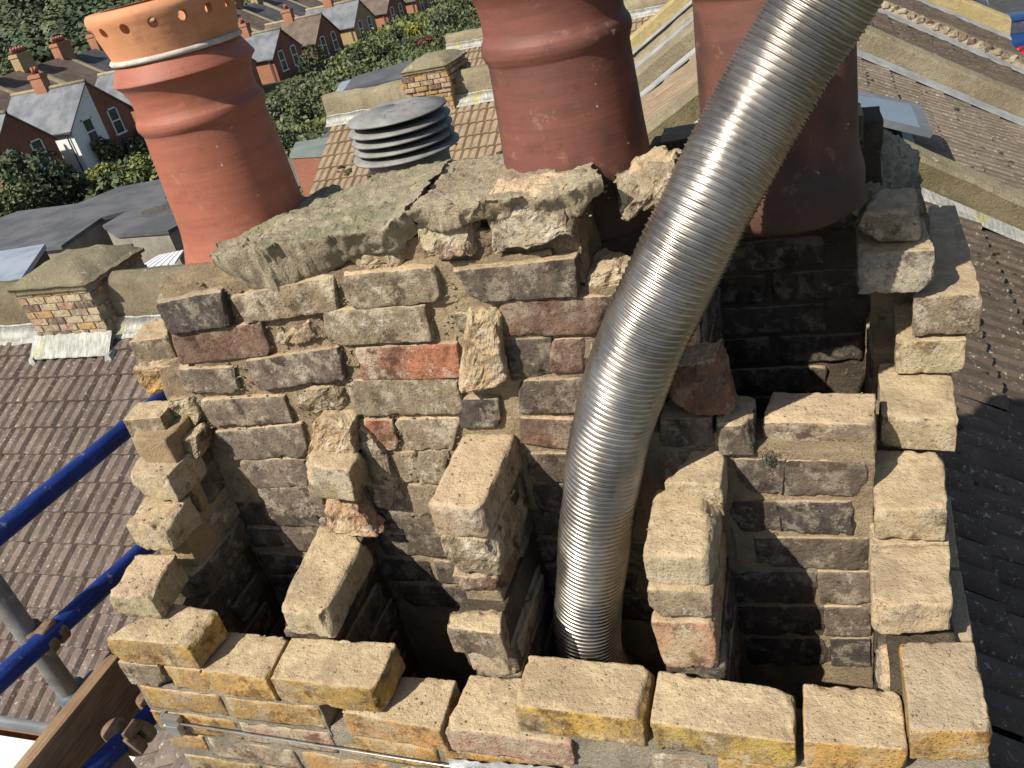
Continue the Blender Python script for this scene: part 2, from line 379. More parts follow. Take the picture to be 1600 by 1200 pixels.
# ------------------------------------------------------------------ bricks
def lattice(nx, ny, nz):
    idx = {}; P = []; Fc = []
    def g(i, j, k):
        if (i, j, k) not in idx: idx[(i, j, k)] = len(P); P.append((i / nx, j / ny, k / nz))
        return idx[(i, j, k)]
    for i in range(nx):
        for j in range(ny):
            Fc.append((g(i, j, nz), g(i + 1, j, nz), g(i + 1, j + 1, nz), g(i, j + 1, nz)))
            Fc.append((g(i, j + 1, 0), g(i + 1, j + 1, 0), g(i + 1, j, 0), g(i, j, 0)))
        for k in range(nz):
            Fc.append((g(i, 0, k), g(i + 1, 0, k), g(i + 1, 0, k + 1), g(i, 0, k + 1)))
            Fc.append((g(i, ny, k + 1), g(i + 1, ny, k + 1), g(i + 1, ny, k), g(i, ny, k)))
    for j in range(ny):
        for k in range(nz):
            Fc.append((g(0, j, k + 1), g(0, j + 1, k + 1), g(0, j + 1, k), g(0, j, k)))
            Fc.append((g(nx, j, k), g(nx, j + 1, k), g(nx, j + 1, k + 1), g(nx, j, k + 1)))
    P = np.array(P); P = P - .085 * np.sin(2 * np.pi * P) / 1.0   # denser towards the arrises
    return P, Fc
LAT = {'hero': lattice(38, 17, 13), 'rub': lattice(30, 16, 20), 'mid': lattice(12, 6, 5), 'low': lattice(4, 3, 2)}
def rough_block(c8, lod='hero', r=.0034, amp=.0022, chips=3, cd=.018, seed=0, rub=0.):
    """c8: corners ordered FL FR BR BL (top) FL FR BR BL (bottom) -> worn block verts"""
    uvw, Fc = LAT[lod]; c = np.array(c8, float)
    Lx = (np.linalg.norm(c[1] - c[0]) + np.linalg.norm(c[5] - c[4])) / 2; Ly = (np.linalg.norm(c[3] - c[0]) + np.linalg.norm(c[2] - c[1])) / 2
    Lz = (np.linalg.norm(c[4] - c[0]) + np.linalg.norm(c[5] - c[1])) / 2
    L = np.array([Lx, Ly, Lz]); rg = np.random.default_rng(seed * 7 + 3)
    q = (uvw - .5) * L
    rr = r * (1 + .8 * fbm(q + seed * 3.1, 25, 2, seed))[:, None]; rr = np.clip(rr, .0012, L.min() * .45)
    inner = np.clip(q, -(L / 2 - rr), L / 2 - rr); d = q - inner; nd = d / (np.linalg.norm(d, axis=1)[:, None] + 1e-9)
    q = inner + nd * rr
    am = min(amp, .004)
    q = q + nd * (am * (.8 * fbm(q + seed * 1.7, 14, 2, seed + 5) + .7 * fbm(q + seed * 1.7, 70, 3, seed + 9) + .35 * fbm(q + seed, 260, 2, seed + 2)))[:, None]
    if lod != 'low':   # spalled, crumbly arrises
        ed = np.sort(np.abs(uvw - .5) * 2, axis=1)[:, 1]
        bite = np.clip(fbm(q + seed * 2.3, 48, 3, seed + 21) - .12, 0, 1) * np.clip((ed - .72) / .28, 0, 1)
        q = q - nd * (bite * .016)[:, None]
    if rub:
        dv = np.stack([fbm(q + seed + k, 18, 6, seed + 31 + k) for k in (0, 3, 6)], 1)
        q = q + dv * rub * 2.1 + nd * (rub * .55 * fbm(q + seed, 85, 4, seed + 33))[:, None]
    for ch in range(chips):
        sg = rg.choice([-1, 1], 3).astype(float)
        if rg.random() < .55: sg[rg.integers(0, 3)] = rg.uniform(-.5, .5)
        n = sg * rg.uniform(.35, 1, 3); n /= np.linalg.norm(n)
        sup = (np.abs(n) * L / 2).sum(); off = sup - cd * rg.uniform(.35, 1.25)
        e = q @ n - off; e = e + .35 * cd * fbm(q + ch, 60, 3, seed + ch)
        m = e > 0; q[m] -= n * (e[m] * .92)[:, None]
    t = q / L + .5
    u, v, w = t[:, 0:1], t[:, 1:2], t[:, 2:3]
    top = c[0] * (1 - u) * (1 - v) + c[1] * u * (1 - v) + c[2] * u * v + c[3] * (1 - u) * v
    bot = c[4] * (1 - u) * (1 - v) + c[5] * u * (1 - v) + c[6] * u * v + c[7] * (1 - u) * v
    V = top * w + bot * (1 - w)
    tp = np.clip(nd[:, 2], 0, 1) * (w[:, 0] > .8)
    return V, Fc, tp
PAL = {  # col, col2, soot, bed, lime
 'yellow': ((.50, .31, .10), (.40, .27, .13), .22, 1, .4),
 'yellow2': ((.50, .33, .09), (.34, .25, .13), .3, 1, .4),
 'orange': ((.46, .25, .09), (.40, .30, .16), .1, 1, .3),
 'pink': ((.42, .24, .17), (.44, .36, .26), .1, 1, .5),
 'buff': ((.47, .38, .24), (.54, .45, .30), .25, 1, .7),
 'grey': ((.28, .225, .155), (.38, .30, .205), .5, 1, .6),
 'greybuff': ((.31, .245, .165), (.42, .335, .22), .42, 1, .75),
 'black': ((.08, .068, .06), (.15, .125, .105), .6, .8, .4),
 'purple': ((.19, .145, .115), (.31, .24, .18), .45, .9, .5),
 'brown': ((.21, .125, .085), (.28, .18, .13), .5, .9, .35),
 'red': ((.40, .17, .10), (.34, .20, .13), .3, .9, .75),
 'dark': ((.15, .118, .09), (.24, .185, .135), .6, .8, .35),
 'soot': ((.095, .077, .06), (.15, .12, .09), .6, .4, .3),
}
NB = [0]
def brick(c8, pal, parent, lod='hero', name='brick', label=None, **k):
    NB[0] += 1
    if k.get('r', 0) > .011:      # a broken lump rather than a whole brick
        k['rub'] = k.get('amp', .006) * .9; k['r'] = .006; lod = 'rub'; k['cd'] = k.get('cd', .02) * .8
    V, Fc, tp = rough_block(c8, lod, seed=NB[0], **k)
    o = mk(name, V, Fc, MT['brick'], parent, 'rub' not in k, origin=np.mean(V, axis=0)); attr(o, 'top', tp)
    p = PAL[pal] if isinstance(pal, str) else pal
    paint(o, p)
    if label: o['label'] = label
    return o
def paint(o, p):
    def j(c):
        k = random.uniform(.88, 1.1); return [float(min(.62, max(.01, x * k * random.uniform(.97, 1.03)))) for x in c] + [1.]
    o['col'] = j(p[0]); o['col2'] = j(p[1]); o['soot'] = float(p[2]); o['bed'] = float(p[3]); o['lime'] = float(p[4])
def face_c8(y, q, depth, skew=0.):  # q: TL TR BR BL photo points on plane y
    a = [PY(y, *p) for p in q]; bk = np.array([0, depth, 0])
    return [a[0], a[1], a[1] + bk, a[0] + bk, a[3], a[2], a[2] + bk, a[3] + bk]
def top_c8(z, q, h=.065):  # q: FL FR BR BL photo points on plane z
    a = [PZ(z, *p) for p in q]; dn = np.array([0, 0, -h])
    return a + [p + dn for p in a]

# ================================================================== THE CHIMNEY STACK
stack = empty('chimney_stack', (0, 0, 0), 'big half demolished yellow brick chimney stack with open flues, seen from above', 'chimney stack')
yM = .355
# --- core mortar walls (real thickness, behind and between the bricks)
def rough_slab(x0, x1, y0, y1, z0, z1, res, amp, name, mat, seed=0, fr=22):
    nx = max(1, int((x1 - x0) / res)); ny = max(1, int((y1 - y0) / res)); nz = max(1, int((z1 - z0) / res))
    P, Fc = lattice(nx, ny, nz)
    P = np.array(P); V = np.array([x0, y0, z0]) + P * np.array([x1 - x0, y1 - y0, z1 - z0])
    n = fbm(V, fr, 4, seed); n2 = fbm(V + 5, fr, 4, seed + 3); n3 = fbm(V + 9, fr, 4, seed + 6)
    V = V + np.stack([n, n2, n3], 1) * amp
    o = mk(name, V, Fc, mat, stack, amp < .012); o['kind'] = 'stuff'; return o
ROWS_M = [
 ('a', [('black', (245,478),(337,456),(356,508),(267,521), .03), ('greybuff', (362,467),(514,434),(524,484),(387,505), .02),
        ('grey', (533,432),(673,421),(687,472),(547,484), .022), ('dark', (706,427),(896,405),(899,462),(745,472), .028)]),
 ('b', [('brown', (266,524),(403,507),(422,553),(278,570), .012), ('greybuff', (502,489),(660,480),(673,532),(519,540), .02),
        ('brown', (775,475),(953,465),(943,521),(790,526), .014)]),
 ('c', [('purple', (275,581),(359,576),(372,614),(296,619), .012), ('purple', (386,567),(524,545),(535,594),(403,610), .018),
        ('red', (554,548),(709,538),(718,589),(566,593), .012), ('dark', (785,535),(858,530),(858,586),(794,598), .004),
        ('brown', (861,532),(914,531),(917,581),(864,582), .004), ('greybuff', (920,528),(962,520),(952,578),(922,582), .0)]),
 ('d', [('purple', (310,629),(440,621),(454,659),(337,667), .008), ('grey', (541,598),(709,592),(722,646),(560,649), .010),
        ('black', (716,626),(775,626),(778,665),(722,667), .01), ('dark', (812,598),(908,595),(907,643),(813,646), .004)]),
 ('e', [('purple', (337,678),(467,665),(479,712),(365,719), .006), ('red', (549,660),(609,659),(619,701),(563,703), .008),
        ('greybuff', (617,659),(718,655),(703,703),(642,703), .006), ('brown', (815,656),(902,659),(899,703),(817,690), .002)]),
 ('f', [('purple', (372,722),(476,719),(480,758),(394,762), .004), ('greybuff', (582,710),(650,708),(655,752),(600,755), .003),
        ('greybuff', (655,707),(700,705),(690,755),(660,755), .003), ('dark', (825,712),(900,712),(897,752),(830,750), .0)]),
 ('g', [('purple', (398,767),(497,762),(505,805),(425,812), .002), ('greybuff', (608,762),(680,760),(680,803),(622,806), .002), ('soot', (835,760),(895,760),(893,800),(840,800), .0)]),
 ('h', [('purple', (430,818),(510,812),(515,850),(450,855), .0), ('dark', (628,812),(690,810),(700,850),(640,850), .0)]),
 ('k', [('dark', (1145,720),(1225,722),(1218,772),(1165,765), .002), ('dark', (1228,722),(1352,724),(1352,775),(1222,772), .002),
        ('black', (1215,787),(1343,788),(1342,835),(1225,830), .002), ('soot', (1140,785),(1210,787),(1220,830),(1150,828), .0),
        ('dark', (1180,843),(1355,845),(1355,890),(1190,888), .002), ('purple', (1280,896),(1357,897),(1358,945),(1285,943), .002),
        ('soot', (1150,896),(1274,896),(1280,943),(1155,940), .0), ('purple', (1290,951),(1357,952),(1358,994),(1292,992), .002),
        ('soot', (1155,950),(1284,951),(1286,992),(1160,990), .0), ('black', (1300,1001),(1357,1001),(1358,1042),(1303,1040), .002),
        ('soot', (1165,1000),(1294,1001),(1297,1040),(1170,1038), .0)]),
]
for rn, row in ROWS_M:
    for it in row:
        q = np.array(it[1:5], float); q = q + np.array([(-3.8, -2.6), (3.8, -2.6), (3.8, 2.6), (-3.8, 2.6)]); pf = .002 + it[5] * .6
        brick(face_c8(yM - pf, [tuple(p) for p in q], .1), it[0], stack, chips=6, cd=.011)
# cross brick on top of the right flue's back, and its neighbours
brick(top_c8(.30, [(1190,657),(1369,664),(1369,613),(1207,612)], .072), ((.30,.245,.17),(.38,.31,.21),.45,1,.6), stack, chips=4, cd=.014)
brick(face_c8(yM - .01, [(1116,664),(1177,666),(1179,713),(1124,713)], .09), 'dark', stack)
brick(face_c8(yM - .004, [(1046,575),(1122,566),(1140,648),(1036,650)], .08), ((.34,.17,.10),(.26,.15,.10),.35,.8,.3), stack, r=.016, amp=.007, chips=5, cd=.03)
brick(face_c8(yM, [(1030,655),(1112,655),(1118,700),(1030,700)], .09), 'dark', stack)
brick(face_c8(yM, [(1020,706),(1085,706),(1080,750),(1020,750)], .09), 'greybuff', stack)

# stepped left wall
XL = -1.56
hs = [(.075, [(160,998),(291,1008),(338,954),(248,938)], 'yellow'), (.15, [(165,932),(232,930),(275,866),(212,866)], 'buff'),
      (.225, [(195,820),(250,822),(303,771),(228,774)], 'buff'), (.30, [(196,741),(259,744),(308,697),(231,697)], 'buff'),
      (.39, [(191,657),(250,652),(274,622),(214,628)], 'greybuff'), (.52, [(199,535),(262,526),(262,496),(232,500)], 'grey')]
for z, q, pal in hs:
    brick(top_c8(z, q, .07 if z < .35 else .078), pal, stack, chips=4, cd=.016)
brick(face_c8(.36, [(203,578),(262,572),(272,612),(222,625)], .1), 'yellow', stack, r=.018, amp=.008, chips=6, cd=.03)
brick(face_c8(.30, [(268,688),(306,682),(312,716),(276,730)], .06), 'greybuff', stack, r=.013, amp=.006, chips=5, cd=.02)
brick(face_c8(.34, [(258,628),(300,622),(312,676),(268,684)], .05), 'buff', stack, r=.015, amp=.007, chips=5, cd=.03)
# front wall, top course and the course under it
fr = [(0., [(300,1046),(415,1062),(452,994),(352,985)], 'yellow', .0), (0., [(420,1060),(585,1078),(620,1004),(455,995)], 'yellow2', .0),
      (-.075, [(531,1112),(688,1141),(713,1062),(560,1050)], 'orange', 0), (-.075, [(692,1137),(893,1163),(905,1062),(735,1054)], 'pink', 0),
      (0., [(799,1102),(1002,1127),(1021,1040),(826,1022)], 'yellow2', 0), (0., [(1015,1130),(1243,1162),(1241,1077),(1027,1045)], 'yellow2', 0),
      (0., [(1255,1159),(1420,1173),(1408,1078),(1254,1066)], 'yellow', 0), (.034, [(1422,1141),(1552,1143),(1522,1001),(1405,1001)], 'yellow', 0)]
for z, q, pal, _ in fr: brick(top_c8(z, q, .067), pal, stack, chips=3, cd=.011, r=.004)
brick(box_vf(-1.565, -1.46, .0, .10, -.067, 0)[0], 'greybuff', stack)
brick(box_vf(-1.45, -1.36, .003, .10, -.067, -.002)[0], 'yellow', stack)
# right wall, stepping up towards the back
rw = [(.075, [(1364,944),(1489,944),(1484,850),(1358,855)], 'buff', .068), (.075, [(1358,852),(1484,848),(1481,800),(1360,802)], 'buff', .068),
      (.15, [(1366,794),(1481,796),(1475,706),(1365,700)], 'buff', .068),
      (.225, [(1376,649),(1498,656),(1486,566),(1371,563)], 'buff', .068), (.30, [(1400,534),(1510,531),(1504,470),(1396,472)], 'buff', .068),
      (.385, [(1427,464),(1537,459),(1493,320),(1451,319)], 'grey', .078)]
for i, (z, q, pal, h) in enumerate(rw): brick(top_c8(z + .036, q, h), ((.50,.40,.25),(.42,.35,.23),.18,1,.6) if pal == 'buff' else PAL[pal], stack, chips=3, cd=.013)
brick(top_c8(.515, [(1340,395),(1462,391),(1443,338),(1338,342)], .078), ((.36,.33,.29),(.46,.40,.30),.3,1,.7), stack, chips=4, cd=.02, amp=.004)
brick(top_c8(.572, [(1338,336),(1440,332),(1434,290),(1345,292)], .05), 'greybuff', stack, chips=7, cd=.025, r=.009, amp=.004)

brick(top_c8(-.004, [(1440,1003),(1522,1001),(1502,890),(1436,890)], .066), 'greybuff', stack, chips=3, cd=.012)
brick(top_c8(-.004, [(1436,886),(1501,886),(1485,775),(1430,775)], .066), 'greybuff', stack, chips=3, cd=.012)
brick(top_c8(-.006, [(1376,1066),(1410,1074),(1406,1004),(1368,1000)], .06), 'buff', stack, chips=5, cd=.03, r=.014, amp=.006)
# partitions between the front flues (withes)
def part_face(y, q, pal, depth, **k): return brick(face_c8(y, q, depth), pal, stack, **k)
brick(top_c8(.235, [(1002,868),(1106,871),(1126,769),(1022,758)], .068), 'buff', stack, chips=4, cd=.02, r=.010)
part_face(.11, [(1008,922),(1113,925),(1117,968),(1013,966)], 'greybuff', .22, chips=5, cd=.018, r=.01)
part_face(.112, [(1014,972),(1118,975),(1123,1050),(1036,1046)], ((.46,.26,.17),(.46,.36,.24),.15,1,.7), .22, chips=4, cd=.018, r=.01)
brick(top_c8(.265, [(1036,754),(1127,756),(1134,700),(1082,702)], .07), 'buff', stack, chips=4, cd=.016)
brick(top_c8(.30, [(665,790),(751,796),(808,676),(724,672)], .07), ((.42,.31,.21),(.48,.38,.26),.3,1,.6), stack, chips=4, cd=.018, r=.009)
part_face(.15, [(690,842),(768,848),(786,905),(700,900)], 'greybuff', .2, chips=7, cd=.035, r=.016, amp=.008)
part_face(.15, [(700,905),(776,905),(786,942),(708,940)], 'brown', .2, chips=6, cd=.03, r=.014, amp=.006)
brick(top_c8(.078, [(695,980),(783,992),(784,946),(706,942)], .066), 'grey', stack, chips=4, cd=.018)
part_face(.115, [(726,1012),(808,1020),(812,1056),(742,1054)], 'pink', .2, chips=4, cd=.02)
brick(top_c8(.078, [(433,950),(507,961),(572,838),(500,816)], .07), 'buff', stack, chips=4, cd=.018, r=.008)
part_face(.31, [(486,660),(548,668),(556,724),(482,722)], ((.42,.31,.19),(.50,.39,.26),.2,1,.7), .08, r=.02, amp=.007, chips=5, cd=.03)
part_face(.262, [(468,728),(545,736),(558,785),(484,778)], ((.46,.37,.22),(.36,.30,.22),.35,1,.8), .10, chips=7, cd=.03, r=.007)
part_face(.30, [(500,782),(556,788),(590,840),(512,836)], ((.44,.27,.16),(.50,.38,.25),.2,1,.6), .06, r=.02, amp=.009, chips=5, cd=.03)
part_face(.335, [(556,668),(590,690),(640,800),(590,800)], 'greybuff', .03, r=.015, amp=.008, chips=5, cd=.03)
part_face(.32, [(722,500),(778,500),(786,602),(716,616)], ((.44,.33,.19),(.50,.40,.25),.1,1,.7), .05, r=.018, amp=.008, chips=4, cd=.02)
# broken rubble pieces and lumps under the flaunching
part_face(.345, [(425,512),(495,502),(512,532),(427,546)], ((.40,.29,.18),(.24,.18,.12),.4,1,.7), .06, r=.016, amp=.012, chips=7, cd=.03)
part_face(.345, [(457,606),(530,603),(536,646),(470,655)], 'greybuff', .06, r=.016, amp=.012, chips=7, cd=.03)
part_face(.332, [(643,345),(735,340),(742,404),(660,418)], ((.40,.26,.17),(.44,.36,.25),.15,1,.6), .1, r=.012, amp=.007, chips=5, cd=.03)
part_face(.325, [(748,322),(891,301),(898,368),(762,402)], ((.40,.34,.25),(.46,.40,.29),.1,1,.8), .1, r=.012, amp=.008, chips=6, cd=.03)
part_face(.35, [(530,388),(630,376),(642,425),(542,434)], ((.38,.27,.17),(.42,.33,.22),.1,1,.6), .07, r=.018, amp=.014, chips=6, cd=.03)
part_face(.36, [(965,292),(1050,245),(1042,335),(975,345)], 'greybuff', .12, r=.02, amp=.012, chips=7, cd=.04)
part_face(.355, [(914,420),(986,420),(976,462),(904,466)], 'buff', .1, r=.018, amp=.010, chips=6, cd=.03)
part_face(.34, [(701,492),(735,490),(738,524),(708,528)], 'grey', .03, r=.012, amp=.006, chips=6, cd=.02)

# generated courses deeper in the stack; alike bricks share mesh data
PROTO = {}
def proto(kind):
    if kind not in PROTO:
        n = len(PROTO) + 400; lx = {'s': .215, 'h': .103}[kind[0]]
        V, Fc, tp = rough_block(box_vf(-lx / 2, lx / 2, -.051, .051, -.0325, .0325)[0], 'mid', seed=n, chips=4, cd=.013)
        me = bpy.data.meshes.new('brick'); me.from_pydata(V.tolist(), [], [list(f) for f in Fc]); me.materials.append(MT['brick'])
        me.polygons.foreach_set('use_smooth', [True] * len(me.polygons))
        a = me.attributes.new('top', 'FLOAT', 'POINT'); a.data.foreach_set('value', tp.astype(np.float32)); PROTO[kind] = me
    return PROTO[kind]
def gbrick(x, y, z, rz, pal, half=False):
    o = bpy.data.objects.new('brick', proto(('h' if half else 's') + str(random.randrange(4)))); COL.objects.link(o); o.parent = stack
    o.location = (x, y, z); o.rotation_euler = (random.gauss(0, .008), random.gauss(0, .008), rz + random.gauss(0, .012)); paint(o, PAL[pal]); return o
def course_x(x0, x1, y, zc, off, pals, skip=lambda x, z: False):
    x = x0 - off
    while x < x1 - .06:
        a = max(x, x0); b = min(x + .215, x1)
        if b - a > .08 and not skip((a + b) / 2, zc):
            o = gbrick((a + b) / 2, y, zc, 0, random.choice(pals), (b - a) < .16); o.scale.x = (b - a) / (.103 if (b - a) < .16 else .215)
        x += .226
def course_y(y0, y1, x, zc, off, pals):
    y = y0 - off
    while y < y1 - .06:
        a = max(y, y0); b = min(y + .215, y1)
        if b - a > .07:
            o = gbrick(x, (a + b) / 2, zc, math.pi / 2, random.choice(pals), (b - a) < .16); o.scale.x = (b - a) / (.103 if (b - a) < .16 else .215)
        y += .226
for k in range(2, 7):  # front face courses below the top two
    course_x(-1.565 if k < 9 else -1.5, 0.0, .0525, -.0325 - .075 * k, (k % 2) * .112, ['yellow', 'yellow2', 'orange', 'yellow', 'pink', 'greybuff'])
course_x(-1.565, -1.05, .0525, -.1075, .0, ['yellow', 'orange'], )
course_x(-.505, 0.0, .0525, -.1075, .112, ['yellow', 'orange', 'greybuff'])
for k in range(7, 11): course_x(-1.565, -1.0, .0525, -.0325 - .075 * k, (k % 2) * .112, ['yellow', 'orange', 'pink', 'greybuff'])
for k in range(0, 7):  # inside
    z = -.0325 - .075 * k
    course_y(.108, .355, -1.51, z, (k % 2) * .112, ['soot'])
    for xp, zt in ((-1.19, .0), (-.80, .0), (-.43, .0)):
        course_y(.12, .355, xp, z, ((k + 1) % 2) * .112, ['soot', 'dark'] if k < 3 else ['soot'])
    course_y(.20 if k == 0 else .108, .80, -.085, z, (k % 2) * .112, ['soot', 'dark'])
for k in range(0, 3):
    z = .0425 + .075 * k
    course_y([.22, .26, .17][k], .355, [-1.17, -.80, -.80][k], z, 0, ['soot', 'dark'])
for k in range(1, 5):  # left wall above the front, behind each step
    course_y([0, .17, .27, .30, .33][k], .41, -1.505, -.0325 + .075 * k, 0, ['dark', 'greybuff'])
for k in range(1, 4):
    course_y([0, .33, .49, .67][k], .90, -.075, .002 + .075 * k, 0, ['dark', 'soot', 'greybuff'])
course_y(.74, .95, -.055, .2675, 0, ['greybuff']); course_y(.80, .95, -.07, .3425, 0, ['greybuff'])
for k in range(0, 4):  # lower mid wall inside flues 1-3
    course_x(-1.46, -.49, yM + .0485, .100 - .075 * k - .012, (k % 2) * .112, ['soot', 'dark'], lambda x, z: False)
for k in range(0, 9):  # back wall of the rear flue, behind the right pot
    course_x(-.50, -.13, .855, .0425 + .075 * k, (k % 2) * .112 + .03, ['soot', 'dark', 'soot'])
for k in range(0, 6):
    course_y(.465, .80, -.455, .03 + .075 * k, (k % 2) * .1, ['soot', 'dark'])
nbricks = NB[0]
# mortar bodies
rough_slab(-1.50, -.51, yM + .005, yM + .10, -.62, .47, .0075, .0085, 'mortar', MT['mortar'], 1, 26)
rough_slab(-1.385, -.51, yM + .0, yM + .10, .46, .59, .0075, .0095, 'mortar', MT['mortar'], 31, 26)
rough_slab(-1.385, -.61, yM + .0, yM + .10, .58, .655, .0075, .0095, 'mortar', MT['mortar'], 34, 26)
rough_slab(-1.14, -.56, .362, .47, .595, .70, .008, .014, 'mortar', MT['mortar_rub'], 32, 38)
rough_slab(-.535, -.37, yM + .002, yM + .10, -.62, .30, .008, .005, 'mortar', MT['mortar'], 2)
rough_slab(-.375, -.139, yM + .002, yM + .10, -.62, .262, .008, .0045, 'mortar', MT['mortar'], 3)
rough_slab(-1.56, -.005, .005, .098, -.95, -.140, .010, .006, 'mortar', MT['mortar_grey'], 4)
rough_slab(-1.56, -1.12, .005, .098, -.16, -.069, .009, .005, 'mortar', MT['mortar_grey'], 5)
rough_slab(-.72, -.005, .005, .098, -.16, -.062, .009, .005, 'mortar', MT['mortar_grey'], 6)
rough_slab(-1.12, -.71, .008, .098, -.20, -.135, .010, .003, 'mortar', MT['mortar_grey'], 7)
rough_slab(-1.553, -1.468, .09, .40, -.68, .01, .02, .004, 'mortar', MT['mortar_soot'], 8)
for x, z in ((-1.19, .005), (-.80, .07), (-.43, .02)): rough_slab(x - .043, x + .043, .125, .36, -.68, z, .016, .004, 'mortar', MT['mortar_soot'], 9)
rough_slab(-.835, -.765, .165, .36, .0, .235, .013, .006, 'mortar', MT['mortar'], 10)
rough_slab(-.475, -.39, .125, .36, .0, .17, .013, .005, 'mortar', MT['mortar'], 11)
rough_slab(-.130, -.03, .1, .80, -.68, .01, .02, .004, 'mortar', MT['mortar_soot'], 12)
rough_slab(-.126, -.03, .33, .48, .0, .118, .014, .003, 'mortar', MT['mortar'], 13)
rough_slab(-.126, -.03, .48, .92, .0, .19, .014, .004, 'mortar', MT['mortar'], 13)
rough_slab(-.120, -.03, .66, .95, .15, .272, .014, .004, 'mortar', MT['mortar_buff'], 14)
rough_slab(-.12, -.02, .76, .96, .22, .48, .014, .006, 'mortar', MT['mortar'], 15)
rough_slab(-1.548, -1.465, .20, .45, .0, .17, .013, .006, 'mortar', MT['mortar_buff'], 16)
rough_slab(-1.548, -1.46, .27, .45, .17, .36, .013, .010, 'mortar', MT['mortar_buff'], 17, 30)
rough_slab(-1.535, -1.42, .40, .50, .30, .47, .010, .012, 'mortar', MT['mortar_buff'], 18, 34)
rough_slab(-.52, -.10, .812, .90, -.3, .66, .016, .005, 'mortar', MT['mortar_soot'], 19)
rough_slab(-.50, -.41, .45, .82, -.3, .46, .018, .005, 'mortar', MT['mortar_soot'], 20)
rough_slab(-1.45, -.10, .82, .92, -.3, .60, .04, .004, 'mortar', MT['mortar'], 21)
rough_slab(-1.46, -1.20, .44, .80, .50, .575, .009, .020, 'mortar', MT['mortar_rub'], 24, 20)
rough_slab(-1.25, -.70, .45, .85, .50, .635, .02, .006, 'mortar', MT['mortar'], 25)
rough_slab(-1.50, -1.40, .47, .92, -.6, .55, .02, .008, 'mortar', MT['mortar'], 22)
rough_slab(-1.55, -.02, .02, .90, -.78, -.70, .06, .004, 'flue_dark_fill', MT['black'], 23)  # black slab added to stand for the dark depth of the flues
# lower body of the stack, down to the roof
mk('stack_base', *box_vf(-1.555, -.015, .012, .905, -3.0, -.94), MT['wall_yel'], stack)

# --- flaunching slabs: ruled strips with thickness
def ruled(fr_px, bk_px, yf, yb, th, name, mat, parent, seed, nu=110, nv=40, amp=.008, edge=.014, label=None, und=.0):
    """strip between a front edge (photo points on plane yf) and a back edge (plane yb); th: thickness list"""
    A = np.array([PY(yf, *p) for p in fr_px]); B = np.array([PY(yb, *p) for p in bk_px]); th = np.array(th, float)
    def interp(P, n):
        s = np.r_[0, np.cumsum(np.linalg.norm(np.diff(P, axis=0), axis=1))]; s /= s[-1]; t = np.linspace(0, 1, n)
        return np.stack([np.interp(t, s, P[:, i]) for i in range(P.shape[1])], 1)
    a = interp(A, nu); b = interp(B, nu); tk = np.interp(np.linspace(0, 1, nu), np.linspace(0, 1, len(th)), th)
    V = []
    nt_ = 8
    loop = [('t', j / (nv - 1)) for j in range(nv)] + [('b', 1 - j / nt_) for j in range(0, nt_ + 1)] + [('f', j / 6) for j in range(1, 6)]
    for i in range(nu):
        for kd, t in loop:
            p = a[i] * (1 - t) + b[i] * t
            if kd == 't': q = p
            elif kd == 'b': q = p - np.array([0, -und * (1 - t), tk[i]])
            else: q = a[i] - np.array([0, -und * (1 - t), tk[i] * (1 - t)])
            V.append(q)
    V = np.array(V); m = len(loop)
    n = np.stack([fbm(V + s_, 17, 5, seed + k) for k, s_ in enumerate((0, 4, 8))], 1)
    n2 = np.stack([fbm(V + s_, 55, 3, seed + 7 + k) for k, s_ in enumerate((0, 4, 8))], 1)
    n3 = np.stack([fbm(V + s_, 150, 3, seed + 17 + k) for k, s_ in enumerate((0, 4, 8))], 1)
    V = V + n * np.array([edge, edge, amp]) + n2 * amp * .75 + n3 * amp * .3
    Fc = []
    for i in range(nu - 1):
        for j in range(m): Fc.append((i * m + j, i * m + (j + 1) % m, (i + 1) * m + (j + 1) % m, (i + 1) * m + j))
    Fc.append(tuple(range(m))); Fc.append(tuple((nu - 1) * m + j for j in range(m - 1, -1, -1)))
    o = mk(name, V, Fc, mat, parent, True)
    if label: o['label'] = label
    return o
ruled([(328,402),(380,390),(435,380),(525,368),(600,358),(632,326)], [(362,352),(420,330),(470,310),(560,283),(625,264),(700,252)], .32, .70, [.065,.105,.085,.06,.05,.055], 'flaunching_slab', MT['flaunch'], stack, 3, amp=.010, edge=.018, und=.03, label='greenish lichened cement flaunching slab with broken edge')
ruled([(640,330),(700,328),(760,315),(830,308),(888,300),(938,276)], [(705,252),(735,248),(770,244),(820,238),(870,236),(915,240)], .315, .70, [.04,.04,.035,.035,.05,.03], 'flaunching_slab', MT['flaunch2'], stack, 21, amp=.009, edge=.016, und=.02, label='bare buff cement flaunching slab with broken edge')
ruled([(244,472),(290,455),(335,448)], [(262,440),(290,424),(330,405)], .37, .62, [.03,.03,.03], 'flaunching_slab', MT['flaunch'], stack, 33, nu=30, amp=.008, edge=.012)
ruled([(965,290),(1010,262),(1060,248)], [(968,262),(1010,248),(1060,235)], .38, .66, [.05,.05,.05], 'flaunching_slab', MT['flaunch2'], stack, 41, nu=30, amp=.012, edge=.014)
ruled([(1338,300),(1385,300),(1444,296)], [(1352,200),(1390,205),(1432,238)], .80, .98, [.07,.08,.06], 'flaunching_slab', MT['flaunch'], stack, 45, nu=34, amp=.014, edge=.014)

